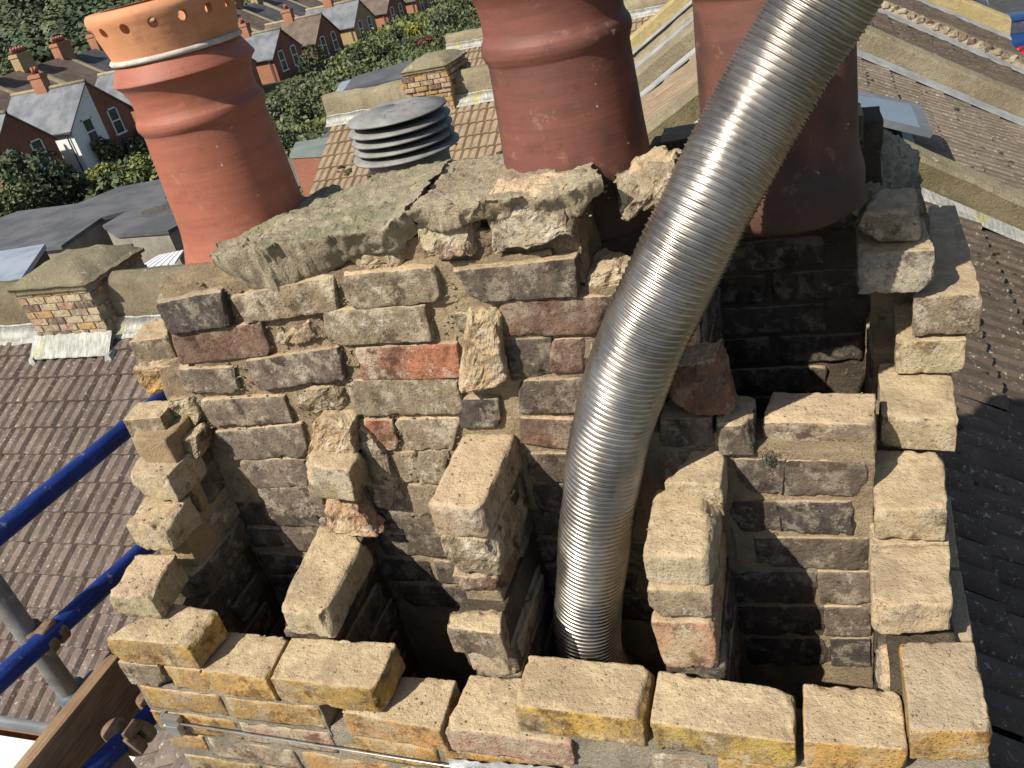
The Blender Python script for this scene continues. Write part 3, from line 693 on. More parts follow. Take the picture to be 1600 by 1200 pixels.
# crumbs and broken bits
def crumbs(n, samp, s0, s1, name, mat, parent):
    mb = MB(); ico = [(0,0,1),(.9,0,.3),(.28,.85,.3),(-.72,.53,.3),(-.72,-.53,.3),(.28,-.85,.3),(0,0,-.8)]
    fi = [(0,1,2),(0,2,3),(0,3,4),(0,4,5),(0,5,1),(6,2,1),(6,3,2),(6,4,3),(6,5,4),(6,1,5)]
    for i in range(n):
        p = samp(); s = random.uniform(s0, s1) * random.random() ** .7 + s0 * .3; a = random.random() * 6.28
        V = []
        for v in ico:
            x, y, z = [c * s * random.uniform(.6, 1.2) for c in v]; V.append((p[0] + x * math.cos(a) - y * math.sin(a), p[1] + x * math.sin(a) + y * math.cos(a), p[2] + z * .7))
        mb.add(V, fi)
    o = mb.build(name, mat, parent); o['kind'] = 'stuff'; return o
def on_tops():
    z, q = random.choice([(a[0], a[1]) for a in fr] + [(a[0], a[1]) for a in rw[:4]] + [(a[0], a[1]) for a in hs[:4]] + [(.235, [(1002,868),(1106,871),(1126,769),(1022,758)]), (.30, [(665,790),(751,796),(808,676),(724,672)]), (.078, [(433,950),(507,961),(572,838),(500,816)]), (.30, [(1190,657),(1369,664),(1369,613),(1207,612)])])
    P = [PZ(z, *p) for p in q]; u, v = random.uniform(.03, .97), random.uniform(.03, .97)
    return (P[0] * (1 - u) + P[1] * u) * (1 - v) + (P[3] * (1 - u) + P[2] * u) * v + np.array([0, 0, .001])
crumbs(650, on_tops, .0012, .0042, 'mortar_crumbs', MT['mortar_buff'], stack)
def on_face():
    p = PY(yM - .002, random.uniform(300, 720), random.uniform(440, 780)); return p
crumbs(1500, on_face, .0015, .007, 'mortar_crumbs', MT['mortar'], stack)
def on_slab():
    p = PY(.32 + .3 * random.random(), 0, 0)
    y = random.uniform(.34, .68); x = random.uniform(-1.18, -.52); return np.array([x, y, .712 - .02 * (y - .32) / .38 + .0])
crumbs(260, on_slab, .002, .009, 'mortar_crumbs', MT['mortar_buff'], stack)
def on_red():
    return PZ(.30, random.uniform(1128, 1172), random.uniform(636, 664)) + np.array([0, 0, random.uniform(-.004, .006)])
crumbs(90, on_red, .004, .011, 'brick_crumbs', m_simple('crushed_red_brick', (.45,.17,.08), (.50,.24,.13), 60, .5, .003), stack)

# moss tuft in a joint
mo = MB(); mc = PY(yM - .012, 1200, 714)
for i in range(160):
    p = mc + np.array([random.gauss(0, .006), random.gauss(0, .003), random.gauss(0, .010)]); d = np.array([random.gauss(0, .4), -1, random.gauss(0, .6)]); d = d / np.linalg.norm(d) * random.uniform(.003, .008)
    w = np.array([random.gauss(0, .001), 0, random.gauss(0, .001)]); mo.add([p - w, p + w, p + d], [(0, 1, 2)])
tag(mo.build('moss_tuft', MT['leaf_d']), 'tiny dark green moss tuft in the brick joint of the right flue', 'moss', kind='stuff')

# ================================================================== POTS
def pot(loc, prof, mat, label, tint_seed, wall=.016, zb=.0):
    x, y = loc; root = empty('chimney_pot', (x, y, prof[0][1]), label, 'chimney pot', 'clay chimney pots on the stack')
    # refine the profile with a smooth curve
    z = [p[1] for p in prof]; r = [p[0] for p in prof]; out = []
    for i in range(len(prof) - 1):
        for k in range(6): t = k / 6; out.append((r[i] * (1 - t) + r[i + 1] * t, z[i] * (1 - t) + z[i + 1] * t))
    out.append(prof[-1])
    for _ in range(3): out = [out[0]] + [tuple((np.array(out[i - 1]) + 2 * np.array(out[i]) + np.array(out[i + 1])) / 4) for i in range(1, len(out) - 1)] + [out[-1]]
    inn = [(rr - wall, zz) for rr, zz in reversed(out)]
    V, Fc = lathe_vf(out + inn, 120, x, y, True, .0016, tint_seed)
    mk('pot_body', V, Fc, mat, root, True, origin=(x, y, prof[0][1])); return root
P1 = (-1.335, .60)
p1 = pot(P1, [(.150,.60),(.150,.615),(.141,.645),(.134,.668),(.1285,.70),(.1255,.78),(.1215,.86),(.1195,.892),(.1225,.896),(.126,.903),(.1265,.910),(.125,.917),(.1205,.922),(.1175,.93),(.1165,.945),(.1185,.962),(.125,.978),(.1345,.9875),(.1355,.989),(.1345,.992),(.117,1.023),(.112,1.024)], MT['terra'], 'orange red clay pot with flared lip, topped by a pierced orange ring', 1)
cap = empty('vented_cap', (P1[0], P1[1], 1.024), 'orange clay insert ring pierced with round holes, sitting in the leftmost pot', 'chimney cap')
# pierced ring, holes cut through
outp = [(.117,1.026),(.118,1.03),(.1295,1.075),(.134,1.088),(.137,1.098),(.136,1.106),(.131,1.112),(.124,1.113)]
V, Fc = lathe_vf(outp + [(r - .017, z) for r, z in reversed(outp)], 96, P1[0], P1[1], True, .0015, 5)
ring = mk('cap_ring', V, Fc, MT['orange'], cap, True, origin=(P1[0], P1[1], 1.024))
cm = MB()
for k in range(16):
    a = 2 * math.pi * (k + .25) / 16; d = np.array([math.cos(a), math.sin(a), .12]); c = np.array([P1[0], P1[1], 1.066])
    cm.add(*tube_vf([c + d * .07, c + d * .19], .0085, 20))
cut = cm.build('cutter', None)
md = ring.modifiers.new('holes', 'BOOLEAN'); md.operation = 'DIFFERENCE'; md.object = cut; md.solver = 'EXACT'
bpy.context.view_layer.update()
dg = bpy.context.evaluated_depsgraph_get(); nm = bpy.data.meshes.new_from_object(ring.evaluated_get(dg))
ring.modifiers.clear(); ring.data = nm; bpy.data.objects.remove(cut)
nm.polygons.foreach_set('use_smooth', [True] * len(nm.polygons))
try: nm.set_sharp_from_angle(angle=R(35))
except Exception: pass
V, Fc = lathe_vf([(.105,1.020),(.1225,1.022),(.124,1.027),(.1205,1.031),(.105,1.032)], 96, P1[0], P1[1], True, .006, 8)
mk('mortar_bead', V, Fc, m_simple('pale_mortar_bead', (.42,.38,.34), (.55,.51,.46), 40, .5, .003), cap, True, origin=(P1[0], P1[1], 1.024))
pot((-.618, .63), [(.139,.60),(.136,.64),(.132,.70),(.127,.78),(.1225,.86),(.1205,.902),(.1235,.908),(.127,.917),(.1275,.925),(.126,.934),(.121,.941),(.118,.95),(.118,.975),(.1205,.995),(.128,1.012),(.137,1.02),(.138,1.024),(.120,1.055),(.115,1.06)], MT['terra2'], 'dark red clay pot with a raised band, standing in the middle of three', 2)
pot((-.272, .625), [(.121,.585),(.130,.595),(.1335,.62),(.133,.65),(.127,.668),(.1235,.69),(.1225,.76),(.120,.85),(.118,.93),(.118,.945),(.122,.952),(.126,.963),(.124,.975),(.119,.985),(.12,1.02),(.135,1.05),(.14,1.08),(.13,1.09)], MT['terra3'], 'brown red clay pot with skirted base behind the steel liner', 3)

# ================================================================== FLEXIBLE LINER
def spline(P, n):
    P = [np.array(p, float) for p in P]; P = [2 * P[0] - P[1]] + P + [2 * P[-1] - P[-2]]; out = []
    for i in range(1, len(P) - 2):
        for k in range(n):
            t = k / n; a, b, c, d = P[i - 1:i + 3]
            out.append(.5 * ((2 * b) + (c - a) * t + (2 * a - 5 * b + 4 * c - d) * t * t + (3 * b - a - 3 * c + d) * t ** 3))
    return np.array(out + [P[-2]])
HD = .131
ctl = [np.array([-.605, .262, -.55]), np.array([-.612, .265, -.33])]
for px, py, yy in [(921,1010,.268),(927,860,.266),(947,715,.268),(981,590,.272),(1034,465,.276),(1097,335,.305),(1165,205,.350),(1228,95,.375),(1283,5,.385),(1352,-110,.39),(1440,-230,.39)]:
    ctl.append(PY(yy, px, py))
hp = spline(ctl, 40); s = np.r_[0, np.cumsum(np.linalg.norm(np.diff(hp, axis=0), axis=1))]
pitch = .0100; ns = int(s[-1] / pitch * 10)
ts = np.linspace(0, s[-1], ns); hp = np.stack([np.interp(ts, s, hp[:, i]) for i in range(3)], 1)
for _ in range(60): hp[1:-1] = (hp[:-2] + 2 * hp[1:-1] + hp[2:]) / 4
liner = empty('flue_liner', (-.59, .235, -.5), 'ribbed stainless steel flexible flue liner curving up out of the open flue', 'flue liner')
rad = []
for i, t in enumerate(ts):
    ph = (t / pitch + .25 * math.sin(t * 9)) % 1; d_ = abs(ph - .5); rad.append(HD / 2 + .0004 - .0030 * (1 - math.exp(-(d_ / .13) ** 2)) + .0011 * math.exp(-((.5 - d_) / .10) ** 2) + .0005 * math.sin(t * 31))
nseg = 80
V, Fc = tube_vf(list(hp), rad, nseg, False)
V = np.array(V)
# slight dents and helical lead of the ribs
V = V + np.stack([fbm(V + k, 12, 2, k) for k in (1, 5, 9)], 1) * .0030
mk('liner_body', V, Fc, MT['steel'], liner, True, origin=(-.59, .235, -.5))

# ================================================================== SCAFFOLD, WIRE
XS = -1.93
sc = empty('scaffold', (XS, .1, -.9), 'blue and grey tube scaffold clipped together left of the stack', 'scaffold')
def tub(name, a, b, r, mat, parent, n=24):
    V, Fc = tube_vf([a, b], r, n); return mk(name, V, Fc, mat, parent, True, origin=(np.array(a) + np.array(b)) / 2)
xu = -1.93; A_ = PX(xu, 0, 832); B_ = PX(xu, 195, 672); dr = (B_ - A_) / np.linalg.norm(B_ - A_)
tub('tube', A_ - dr * 1.4, B_ + dr * 1.2, .0242, MT['blue'], sc)
A_ = PX(xu + .06, 0, 1062); B_ = PX(xu + .06, 215, 868); dr = (B_ - A_) / np.linalg.norm(B_ - A_)
tub('tube', A_ - dr * 1.4, B_ + dr * 1.2, .0242, MT['blue'], sc)
A_ = PX(xu, -2, 925); B_ = PX(xu, 108, 1085); top = PX(xu, -60, 838)
pz = PX(xu, 50, 1000); tub('tube', (xu, pz[1], -1.6), (xu, pz[1], 1.2), .0242, MT['pole'], sc).location
# couplers
def coupler(c, mat, parent, r=.0285):
    mb = MB(); y_ = np.array([0, 1., 0]); z_ = np.array([0, 0, 1.]); x_ = np.array([1., 0, 0])
    for k in (-.017, .017):
        mb.add(*tube_vf([c + x_ * .03 + y_ * (k - .011), c + x_ * .03 + y_ * (k - .009), c + x_ * .03 + y_ * (k + .009), c + x_ * .03 + y_ * (k + .011)], [r * .93, r, r, r * .93], 22))
        mb.add(*tube_vf([c - x_ * .03 + z_ * (k - .011), c - x_ * .03 + z_ * (k - .009), c - x_ * .03 + z_ * (k + .009), c - x_ * .03 + z_ * (k + .011)], [r * .93, r, r, r * .93], 22))
    V, Fc, tp = rough_block(box_vf(c[0] - .012, c[0] + .012, c[1] - .026, c[1] + .026, c[2] - .026, c[2] + .026)[0], 'mid', r=.006, amp=.001, chips=0); mb.add(V, Fc)
    V, Fc, tp = rough_block(box_vf(c[0] + .015, c[0] + .045, c[1] - .022, c[1] + .022, c[2] + .024, c[2] + .040)[0], 'mid', r=.005, amp=.001, chips=0, seed=3); mb.add(V, Fc)
    o = mb.build('coupler', mat, parent, True, origin=c)
    for p, d in ((c + np.array([.062, 0, .012]), z_), (c + np.array([-.03, -.036, 0.]), x_)):
        b = MB(); b.add(*tube_vf([p - d * .03, p + d * .034], .0055, 8)); b.add(*tube_vf([p + d * .012, p + d * .022], .011, 6)); b.add(*tube_vf([p - d * .03, p - d * .024], .010, 6)); b.build('bolt', mat, o)
    return o
bc = PX(xu + .03, 66, 995); coupler(bc, MT['rust'], sc)
bb = PX(xu, 118, 1088)
bm = MB(); bm.add(*tube_vf([bb + np.array([0, 0, .03]), bb + np.array([.0, 0, -.02])], [.034, .036], 20)); bm.add(*tube_vf([bb + np.array([.01, -.03, -.012]), bb + np.array([.02, .06, -.012])], [.03, .036], 18))
bm.build('base_coupler', MT['boot'], sc, True, origin=bb)
# lower ledger tubes by the stack corner
A_ = PX(-1.72, 165, 1185); B_ = PX(-1.72, 262, 1092); dr = (B_ - A_) / np.linalg.norm(B_ - A_)
tub('tube', A_ - dr * .8, B_ + dr * .8, .0242, MT['blue'], sc)
for t in (.35, .9):
    coupler(A_ + (B_ - A_) * t, MT['rust'], sc)
# toe board
xt = -1.84
q = [PX(xt, 128, 1082), PX(xt, 20, 1200)]
zt = q[0][2]; y1 = q[0][1]
bv = rough_block(box_vf(xt - .019, xt + .019, -1.4, 1.5, zt - .225, zt)[0], 'mid', r=.004, amp=.001, chips=0, seed=77)
tb = mk('scaffold_board', bv[0], bv[1], MT['plank'], None, True, origin=(xt, 0, zt - .1)); tag(tb, 'brown timber toe board on edge beside the blue tubes', 'scaffold board')
# lashing wire with bracket round the stack
wr = empty('lashing_wire', (-1.56, -.01, -.2), 'thin bright steel wire with corner bracket strapped across the front brickwork', 'wire')
a = PY(-.012, 262, 1128); b = PY(-.012, 700, 1197); c = PY(-.012, 900, 1228)
V, Fc = tube_vf([a, b, c + (c - b) * 3], .0019, 8); mk('wire', V, Fc, MT['galv'], wr, True, origin=a)
a0 = PY(-.004, 262, 1116)
br = MB()
for k in range(3): br.box(a0[0] - .012, a0[0] + .030 - .006 * k, -.016 - .003 * (k % 2), -.002, a0[2] - .016 - .02 * k, a0[2] - .001 - .02 * k)
br.box(a0[0] - .016, a0[0] - .011, -.014, .05, a0[2] - .06, a0[2]); br.build('bracket', MT['galv'], wr, origin=a0)
# foil strip
fa = PY(-.006, 700, 1183); fb = PY(-.006, 868, 1196)
uu = np.linspace(0, 1, 40); V = []
for i, u in enumerate(uu):
    for w in np.linspace(0, 1, 8):
        p = fa * (1 - u) + fb * u + np.array([0, 0, -.035 * w]); V.append(p)
V = np.array(V); V[:, 1] += fbm(V, 60, 3, 2) * .006 - .004; Vb = V + np.array([0, .0006, 0])
ff = []; 
for i in range(39):
    for j in range(7):
        a_ = i * 8 + j; ff += [(a_, a_ + 8, a_ + 9, a_ + 1), (a_ + 320, a_ + 321, a_ + 329, a_ + 328)]
tag(mk('foil_strip', np.vstack([V, Vb]), ff, MT['foil'], None, True), 'crumpled silvery foil strip stuck low on the front brickwork', 'foil strip')

# ================================================================== ROOFS NEAR BY
def tile_mesh(name, w, g, mat, ribs=4, rh=.024, th=.03):
    xs = []; zs = []
    n = ribs * 4
    for i in range(n + 1):
        t = i / 4; f = t % 1
        xs.append(w * i / n); zs.append(rh * (1 if .2 < f < .8 else 0) - (.012 if i == n else 0))
    V = []; Fc = []
    gl = g * 1.06
    for row, (y, dz) in enumerate(((0, -.004), (gl * .5, th * .5), (gl, th), (gl, -.004))):
        for x, z in zip(xs, zs): V.append((x + .002, y, (z if row < 3 else 0) + dz))
    m = n + 1
    for r_ in range(3):
        for i in range(n): Fc.append((r_ * m + i, r_ * m + i + 1, (r_ + 1) * m + i + 1, (r_ + 1) * m + i))
    me = bpy.data.meshes.new(name); me.from_pydata(V, [], Fc); me.materials.append(mat); return me
def roof_tiles(parent, org, u, v, nu, nv, w, g, mats, ok=lambda p: True, name='roof_tile', jit=.006, ribs=2, lim=280):
    """org: top corner; u along the course, v down the slope (unit vectors)"""
    u = Vector(u).normalized(); v = Vector(v).normalized(); nrm = u.cross(v)
    if nrm.z < 0: nrm = -nrm; flip = True
    else: flip = False
    mesh = [tile_mesh(name, w * .99, g, m, ribs) for m in mats]
    cand = []
    for j in range(nv):
        for i in range(nu):
            p = Vector(org) + u * (w * i) + v * (g * j); c = p + u * w / 2 + v * g / 2
            if ok(c): cand.append((p, i, j))
    cand.sort(key=lambda t: (t[0] - Vector(CAMLOC)).length)
    rest = cand[lim:]
    Mx = Matrix((u, v, nrm)).transposed()
    for p, i, j in cand[:lim]:
        o = bpy.data.objects.new(name, mesh[0] if len(mesh) == 1 else mesh[random.choice([0, 0, 0, 1]) if (j % 2 == 0) else 0]); COL.objects.link(o); o.parent = parent
        mm = Mx.to_4x4() @ Matrix.Rotation(random.gauss(0, .010), 4, 'Z') @ Matrix.Rotation(random.gauss(0, .014), 4, 'X')
        o.matrix_local = Matrix.Translation(p - Vector(parent.location) + nrm * random.uniform(0, jit)) @ mm
    if rest:
        V0 = np.array([x.co[:] for x in mesh[0].vertices]); F0 = [tuple(x.vertices) for x in mesh[0].polygons]; mb = MB()
        A = np.array(Mx)
        for p, i, j in rest: mb.add((A @ V0.T).T + np.array(p) + np.array(nrm) * random.uniform(0, jit), F0)
        o = mb.build('distant_roof_tiles', mats[0], parent); o['kind'] = 'stuff'
        o.location = -np.array(parent.location)
sl = .6; cs = 1 / math.hypot(1, sl)
Z0 = -.85; XR = -.75                      # front slope: z = Z0 - .6 x ; ridge line at x = XR
ZR = Z0 - sl * XR
YP = [4.9, 8.6, 12.0, 15.0]               # party walls between the terraced houses
def house_block(y0, y1, name, label):
    h = empty(name, (2, (y0 + y1) / 2, -9), label, 'house', 'terraced houses of this row'); zf = lambda x: Z0 - sl * x - .05
    x1 = 2.75; x0 = -3.4; zr = ZR - .05; zb = zr + sl * (x0 - XR)
    mk('wall', [(x0, y0, -9), (x1, y0, -9), (x1, y1, -9), (x0, y1, -9), (x0, y0, zb), (XR, y0, zr), (x1, y0, zf(x1)), (x0, y1, zb), (XR, y1, zr), (x1, y1, zf(x1))],
       [(0, 1, 6, 5, 4), (3, 7, 8, 9, 2), (0, 4, 7, 3), (1, 2, 9, 6)], MT['wall_yel'], h)
    mk('roof_deck', [(x0, y0, zb), (XR, y0, zr), (x1, y0, zf(x1)), (x0, y1, zb), (XR, y1, zr), (x1, y1, zf(x1))], [(0, 1, 4, 3), (1, 2, 5, 4)], MT['slate_d'], h)
    return h
H0 = house_block(-3.5, YP[0], 'terraced_house', 'terraced house below the chimney, dark ribbed tiles on its slope right of the stack')
H1 = house_block(YP[0] + .28, YP[1], 'terraced_house', 'terraced house with an open roof window, next beyond the stack')
H2 = house_block(YP[1] + .28, YP[2], 'terraced_house', 'terraced house with dark mossy tiles between two parapets, beyond the roof window')
H3 = house_block(YP[2] + .35, YP[3], 'terraced_house', 'farthest terraced house, its slope ending at the yellow rendered wall')
vR = (cs, 0, -sl * cs)
roof_tiles(H0, (XR, -1.2, ZR), (0, 1, 0), vR, 25, 14, .245, .29, [MT['tileR']], ok=lambda c: not (c.x < .12 and -.3 < c.y < 1.15) and (c.x > -.2) and c.y < YP[0])
roof_tiles(H1, (XR, YP[0] + .28, ZR), (0, 1, 0), vR, 15, 14, .235, .29, [MT['tileM']], ok=lambda c: c.y < YP[1] and c.x > -.3)
roof_tiles(H2, (XR, YP[1] + .28, ZR), (0, 1, 0), vR, 14, 14, .235, .29, [MT['tileR']], ok=lambda c: c.y < YP[2] and c.x > -.2)
roof_tiles(H3, (XR, YP[2] + .35, ZR), (0, 1, 0), vR, 14, 14, .235, .29, [MT['tileR']], ok=lambda c: c.y < YP[3] and c.x > .2, lim=120)
# rear slopes (only glimpsed between the pots)
vB = (-cs, 0, -sl * cs)
for H, ya, yb in ((H1, YP[0] + .28, YP[1]), (H2, YP[1] + .28, YP[2])):
    roof_tiles(H, (XR, yb, ZR), (0, -1, 0), vB, 14, 9, .28, .33, [MT['tileB']], ok=lambda c: c.y > ya and c.x > -2.8, lim=60)
roof_tiles(H0, (XR, 1.2, ZR), (0, -1, 0), vB, 16, 10, .26, .27, [MT['tileL']], ok=lambda c: c.x < -1.62 and c.y < 1.2, lim=60)
# party wall parapets, front slope and rear slope
def parapet(y0, y1, h, mat, label, top_mat, xe=2.8, rough=.012, cope=.03):
    r = empty('parapet_wall', (XR, y0, ZR), label, 'parapet wall', 'parapets between the roofs')
    def strip(xa, xb, sgn, nm):
        n = 60; V = []
        for i in range(n):
            x = xa + (xb - xa) * i / (n - 1); z = ZR - sl * abs(x - XR)
            for (yy, zz) in ((y0, z - .3), (y0, z + h * .5), (y0, z + h - .03), (y0 + .03, z + h), ((y0 + y1) / 2, z + h + cope), (y1 - .03, z + h), (y1, z + h - .03), (y1, z - .3)): V.append((x, yy, zz))
        V = np.array(V); nn = np.stack([fbm(V + k, 3.5, 4, k) for k in (0, 5, 9)], 1); V = V + nn * rough * np.array([0, 1, 1.3])
        Fc = []; fm = []
        for i in range(n - 1):
            for j in range(7): Fc.append((i * 8 + j, (i + 1) * 8 + j, (i + 1) * 8 + j + 1, i * 8 + j + 1)); fm.append(1 if 2 <= j <= 4 else 0)
        Fc.append(tuple(range(8))); Fc.append(tuple((n - 1) * 8 + 7 - k for k in range(8))); fm += [0, 0]
        mk(nm, V, Fc, None, r, False, mats=[mat, top_mat], fm=fm, origin=(XR, y0, ZR))
        # lead soaker strip at the foot
        L = []
        for i in range(n):
            x = xa + (xb - xa) * i / (n - 1); z = ZR - sl * abs(x - XR) + .045; L += [(x, y0 - .13, z), (x, y0 - .012, z + .03), (x, y0 - .012, z + .01), (x, y0 - .13, z - .02)]
        L = np.array(L); L[:, 2] += .03 + fbm(L, 1.5, 2, 3) * .004
        mk('flashing', L, [(i * 4 + j, (i + 1) * 4 + j, (i + 1) * 4 + (j + 1) % 4, i * 4 + (j + 1) % 4) for i in range(n - 1) for j in range(4)], MT['lead_d'] if y0 > 5.5 else MT['lead'], r, origin=(XR, y0, ZR))
    strip(XR, xe, 1, 'front_slope_parapet'); strip(XR, -3.3, -1, 'rear_slope_parapet')
    return r
MT['render_lt'] = m_mortar('pale_parapet_mortar', (.45, .38, .27), (.55, .47, .35), (.28, .22, .15), sc=.3)
parapet(YP[0], YP[0] + .28, .29, MT['render_moss'], 'nearest party parapet, brown mossy face with pale edge, right of the stack', MT['render'])
parapet(YP[1], YP[1] + .28, .31, MT['render'], 'grey rendered parapet with white lichen above the roof window', MT['render'])
parapet(YP[2], YP[2] + .35, .19, MT['render_lt'], 'pale rough mortared parapet topped with exposed broken brick ends', MT['render'], rough=.03)
pr = parapet(YP[3], YP[3] + .3, .34, MT['render_y'], 'yellow rendered parapet nearest the parked cars', MT['render_y'], xe=2.85)
# broken brick ends on the third parapet
bp = [o for o in bpy.data.objects if o.name.startswith('parapet_wall')][2]
for i in range(25):
    x = .1 + i * .104; z = ZR - sl * (x - XR) + .21
    V, Fc, tp = rough_block(box_vf(x, x + .1035, YP[2] - .014, YP[2] + .1, z - .115, z - random.uniform(.03, .045))[0], 'mid', r=.004, amp=.004, chips=6, cd=.03, seed=i)
    o = mk('brick_end', V, Fc, MT['brick'], bp, True, origin=(x, YP[2], z)); paint(o, PAL[random.choice(['buff', 'greybuff', 'greybuff', 'brown'])])

# open roof window on H1
rw_ = empty('roof_window', (.4, 6.7, -1.1), 'grey framed roof window propped open on the ribbed tile slope', 'roof window')
nR = np.array([sl * cs, 0, cs])
def on_roofR(px, py, lift=0.): return PL(px, py, nR, np.array([0, 0, Z0]) + nR * lift)
c1 = on_roofR(1330, 152, .2); c2 = on_roofR(1440, 172, .2); c3 = on_roofR(1455, 213, .2); c4 = on_roofR(1330, 192, .2)
xa, xb = .0, c3[0] - .16; ya, yb = c3[1] - .25, c2[1] - .25
yb = max(yb, ya + .75)
def rp(x, y, lift): return np.array([x, y, Z0 - sl * x]) + nR * lift
def sash(x0, x1, y0, y1, l0, l1, name, mat, parent, w=.07, t=.035):
    # l0: lift at the upper end, l1: lift at the lower end
    lf = lambda x: l0 + (l1 - l0) * (x - x0) / (x1 - x0)
    mb = MB()
    for (a, b, c, d) in ((x0, x0 + w, y0, y1), (x1 - w, x1, y0, y1), (x0 + w, x1 - w, y0, y0 + w), (x0 + w, x1 - w, y1 - w, y1)):
        mb.add(*hexa([rp(a, c, lf(a) + t), rp(b, c, lf(b) + t), rp(b, d, lf(b) + t), rp(a, d, lf(a) + t), rp(a, c, lf(a)), rp(b, c, lf(b)), rp(b, d, lf(b)), rp(a, d, lf(a))]))
    mb.build(name, mat, parent)
    g = MB(); g.add(*hexa([rp(x0 + w, y0 + w, lf(x0) + t * .6), rp(x1 - w, y0 + w, lf(x1) + t * .6), rp(x1 - w, y1 - w, lf(x1) + t * .6), rp(x0 + w, y1 - w, lf(x0) + t * .6),
                           rp(x0 + w, y0 + w, lf(x0) + t * .3), rp(x1 - w, y0 + w, lf(x1) + t * .3), rp(x1 - w, y1 - w, lf(x1) + t * .3), rp(x0 + w, y1 - w, lf(x0) + t * .3)]))
    return g
g = sash(xb - .98, xb, ya, yb, .05, .24, 'sash', MT['frame_g'], rw_)
g.build('pane', MT['skyglass'], rw_)
cb = MB()
for (a, b, c, d) in ((xb - 1.0, xb - .94, ya, yb), (xb - .06, xb + .02, ya, yb), (xb - .94, xb - .06, ya - .03, ya + .04), (xb - .94, xb - .06, yb - .04, yb + .03)):
    cb.add(*hexa([rp(a, c, .09), rp(b, c, .09), rp(b, d, .09), rp(a, d, .09), rp(a, c, -.05), rp(b, c, -.05), rp(b, d, -.05), rp(a, d, -.05)]))
cb.build('window_kerb', MT['lead_d'], rw_)

# ---------------- rear outriggers with monopitch tiled roofs
sB = .55; cB = 1 / math.hypot(1, sB)
def outrigger(yw, zt, x0, x1, wd, label, mats, lim, g=.27, w=.26, xs=None):
    h = empty('rear_outrigger', ((x0 + x1) / 2, yw - wd / 2, -9), label, 'house extension', 'rear extensions of this row')
    zb = zt - sB * wd
    mk('wall', [(x0, yw - wd, -9), (x1, yw - wd, -9), (x1, yw, -9), (x0, yw, -9), (x0, yw - wd, zb - .06), (x1, yw - wd, zb - .06), (x1, yw, zt - .06), (x0, yw, zt - .06)],
       [(0, 1, 5, 4), (1, 2, 6, 5), (2, 3, 7, 6), (3, 0, 4, 7), (4, 5, 6, 7)], MT['wall_red'], h)
    v = (0, -cB, -sB * cB)
    roof_tiles(h, (x0, yw, zt), (1, 0, 0), v, int((x1 - x0) / w), int(wd / cB / g) + 1, w, g, mats, lim=lim, ribs=2)
    return h
yA = YP[0]; zA = PY(yA, 60, 520)[2]
wdA = 4.0
e = PL(0, 1108, (0, -sB, 1), (0, yA, zA)); wdA = yA - e[1]
OA = outrigger(yA, zA, -11.5, -3.4, wdA, 'rear extension roof of purple brown ribbed tiles speckled white, below the stub chimney', [MT['tileL']], 290)
# gutter and white flat roof below
zE = zA - sB * wdA
V, Fc = tube_vf([(-11.5, yA - wdA - .05, zE - .05), (-3.4, yA - wdA - .05, zE - .05)], .06, 12); mk('gutter', V, Fc, MT['frame_g'], OA, True, origin=(-7, yA - wdA, zE))
wb = MB(); wb.box(-11.5, -3.6, yA - wdA - 3.2, yA - wdA - .13, zE - .5, zE - .13); tag(wb.build('flat_roof', MT['white']), 'white flat roof below the grey gutter, bottom corner', 'flat roof')
MT['moss'] = m_simple('dry_brown_moss', (.045, .038, .02), (.085, .07, .035), 30, .8, .01)
def moss(name, label, n_, samp, s0, s1):
    g_ = np.random.default_rng(n_); mb = MB()
    for i in range(n_):
        p = samp(g_); r_ = g_.uniform(s0, s1); V, Fc = LAT['low']; q = (V - .5) * 2; q = q / (np.linalg.norm(q, axis=1)[:, None] + 1e-9) * r_ * g_.uniform(.6, 1.2, (len(q), 1)); q[:, 2] *= .5
        mb.add(q + p, Fc)
    o = mb.build(name, MT['moss'], None, True); tag(o, label=label, kind='stuff')
moss('moss_clumps', 'moss clumps scattered on the grey brown roof slopes', 330, lambda g_: (lambda x, y: np.array([x, y, Z0 - sl * x + .03]))(g_.uniform(-.1, 2.7), g_.choice([g_.uniform(5.3, 8.5), g_.uniform(9, 11.9), g_.uniform(1.3, 4.8)])), .012, .035)
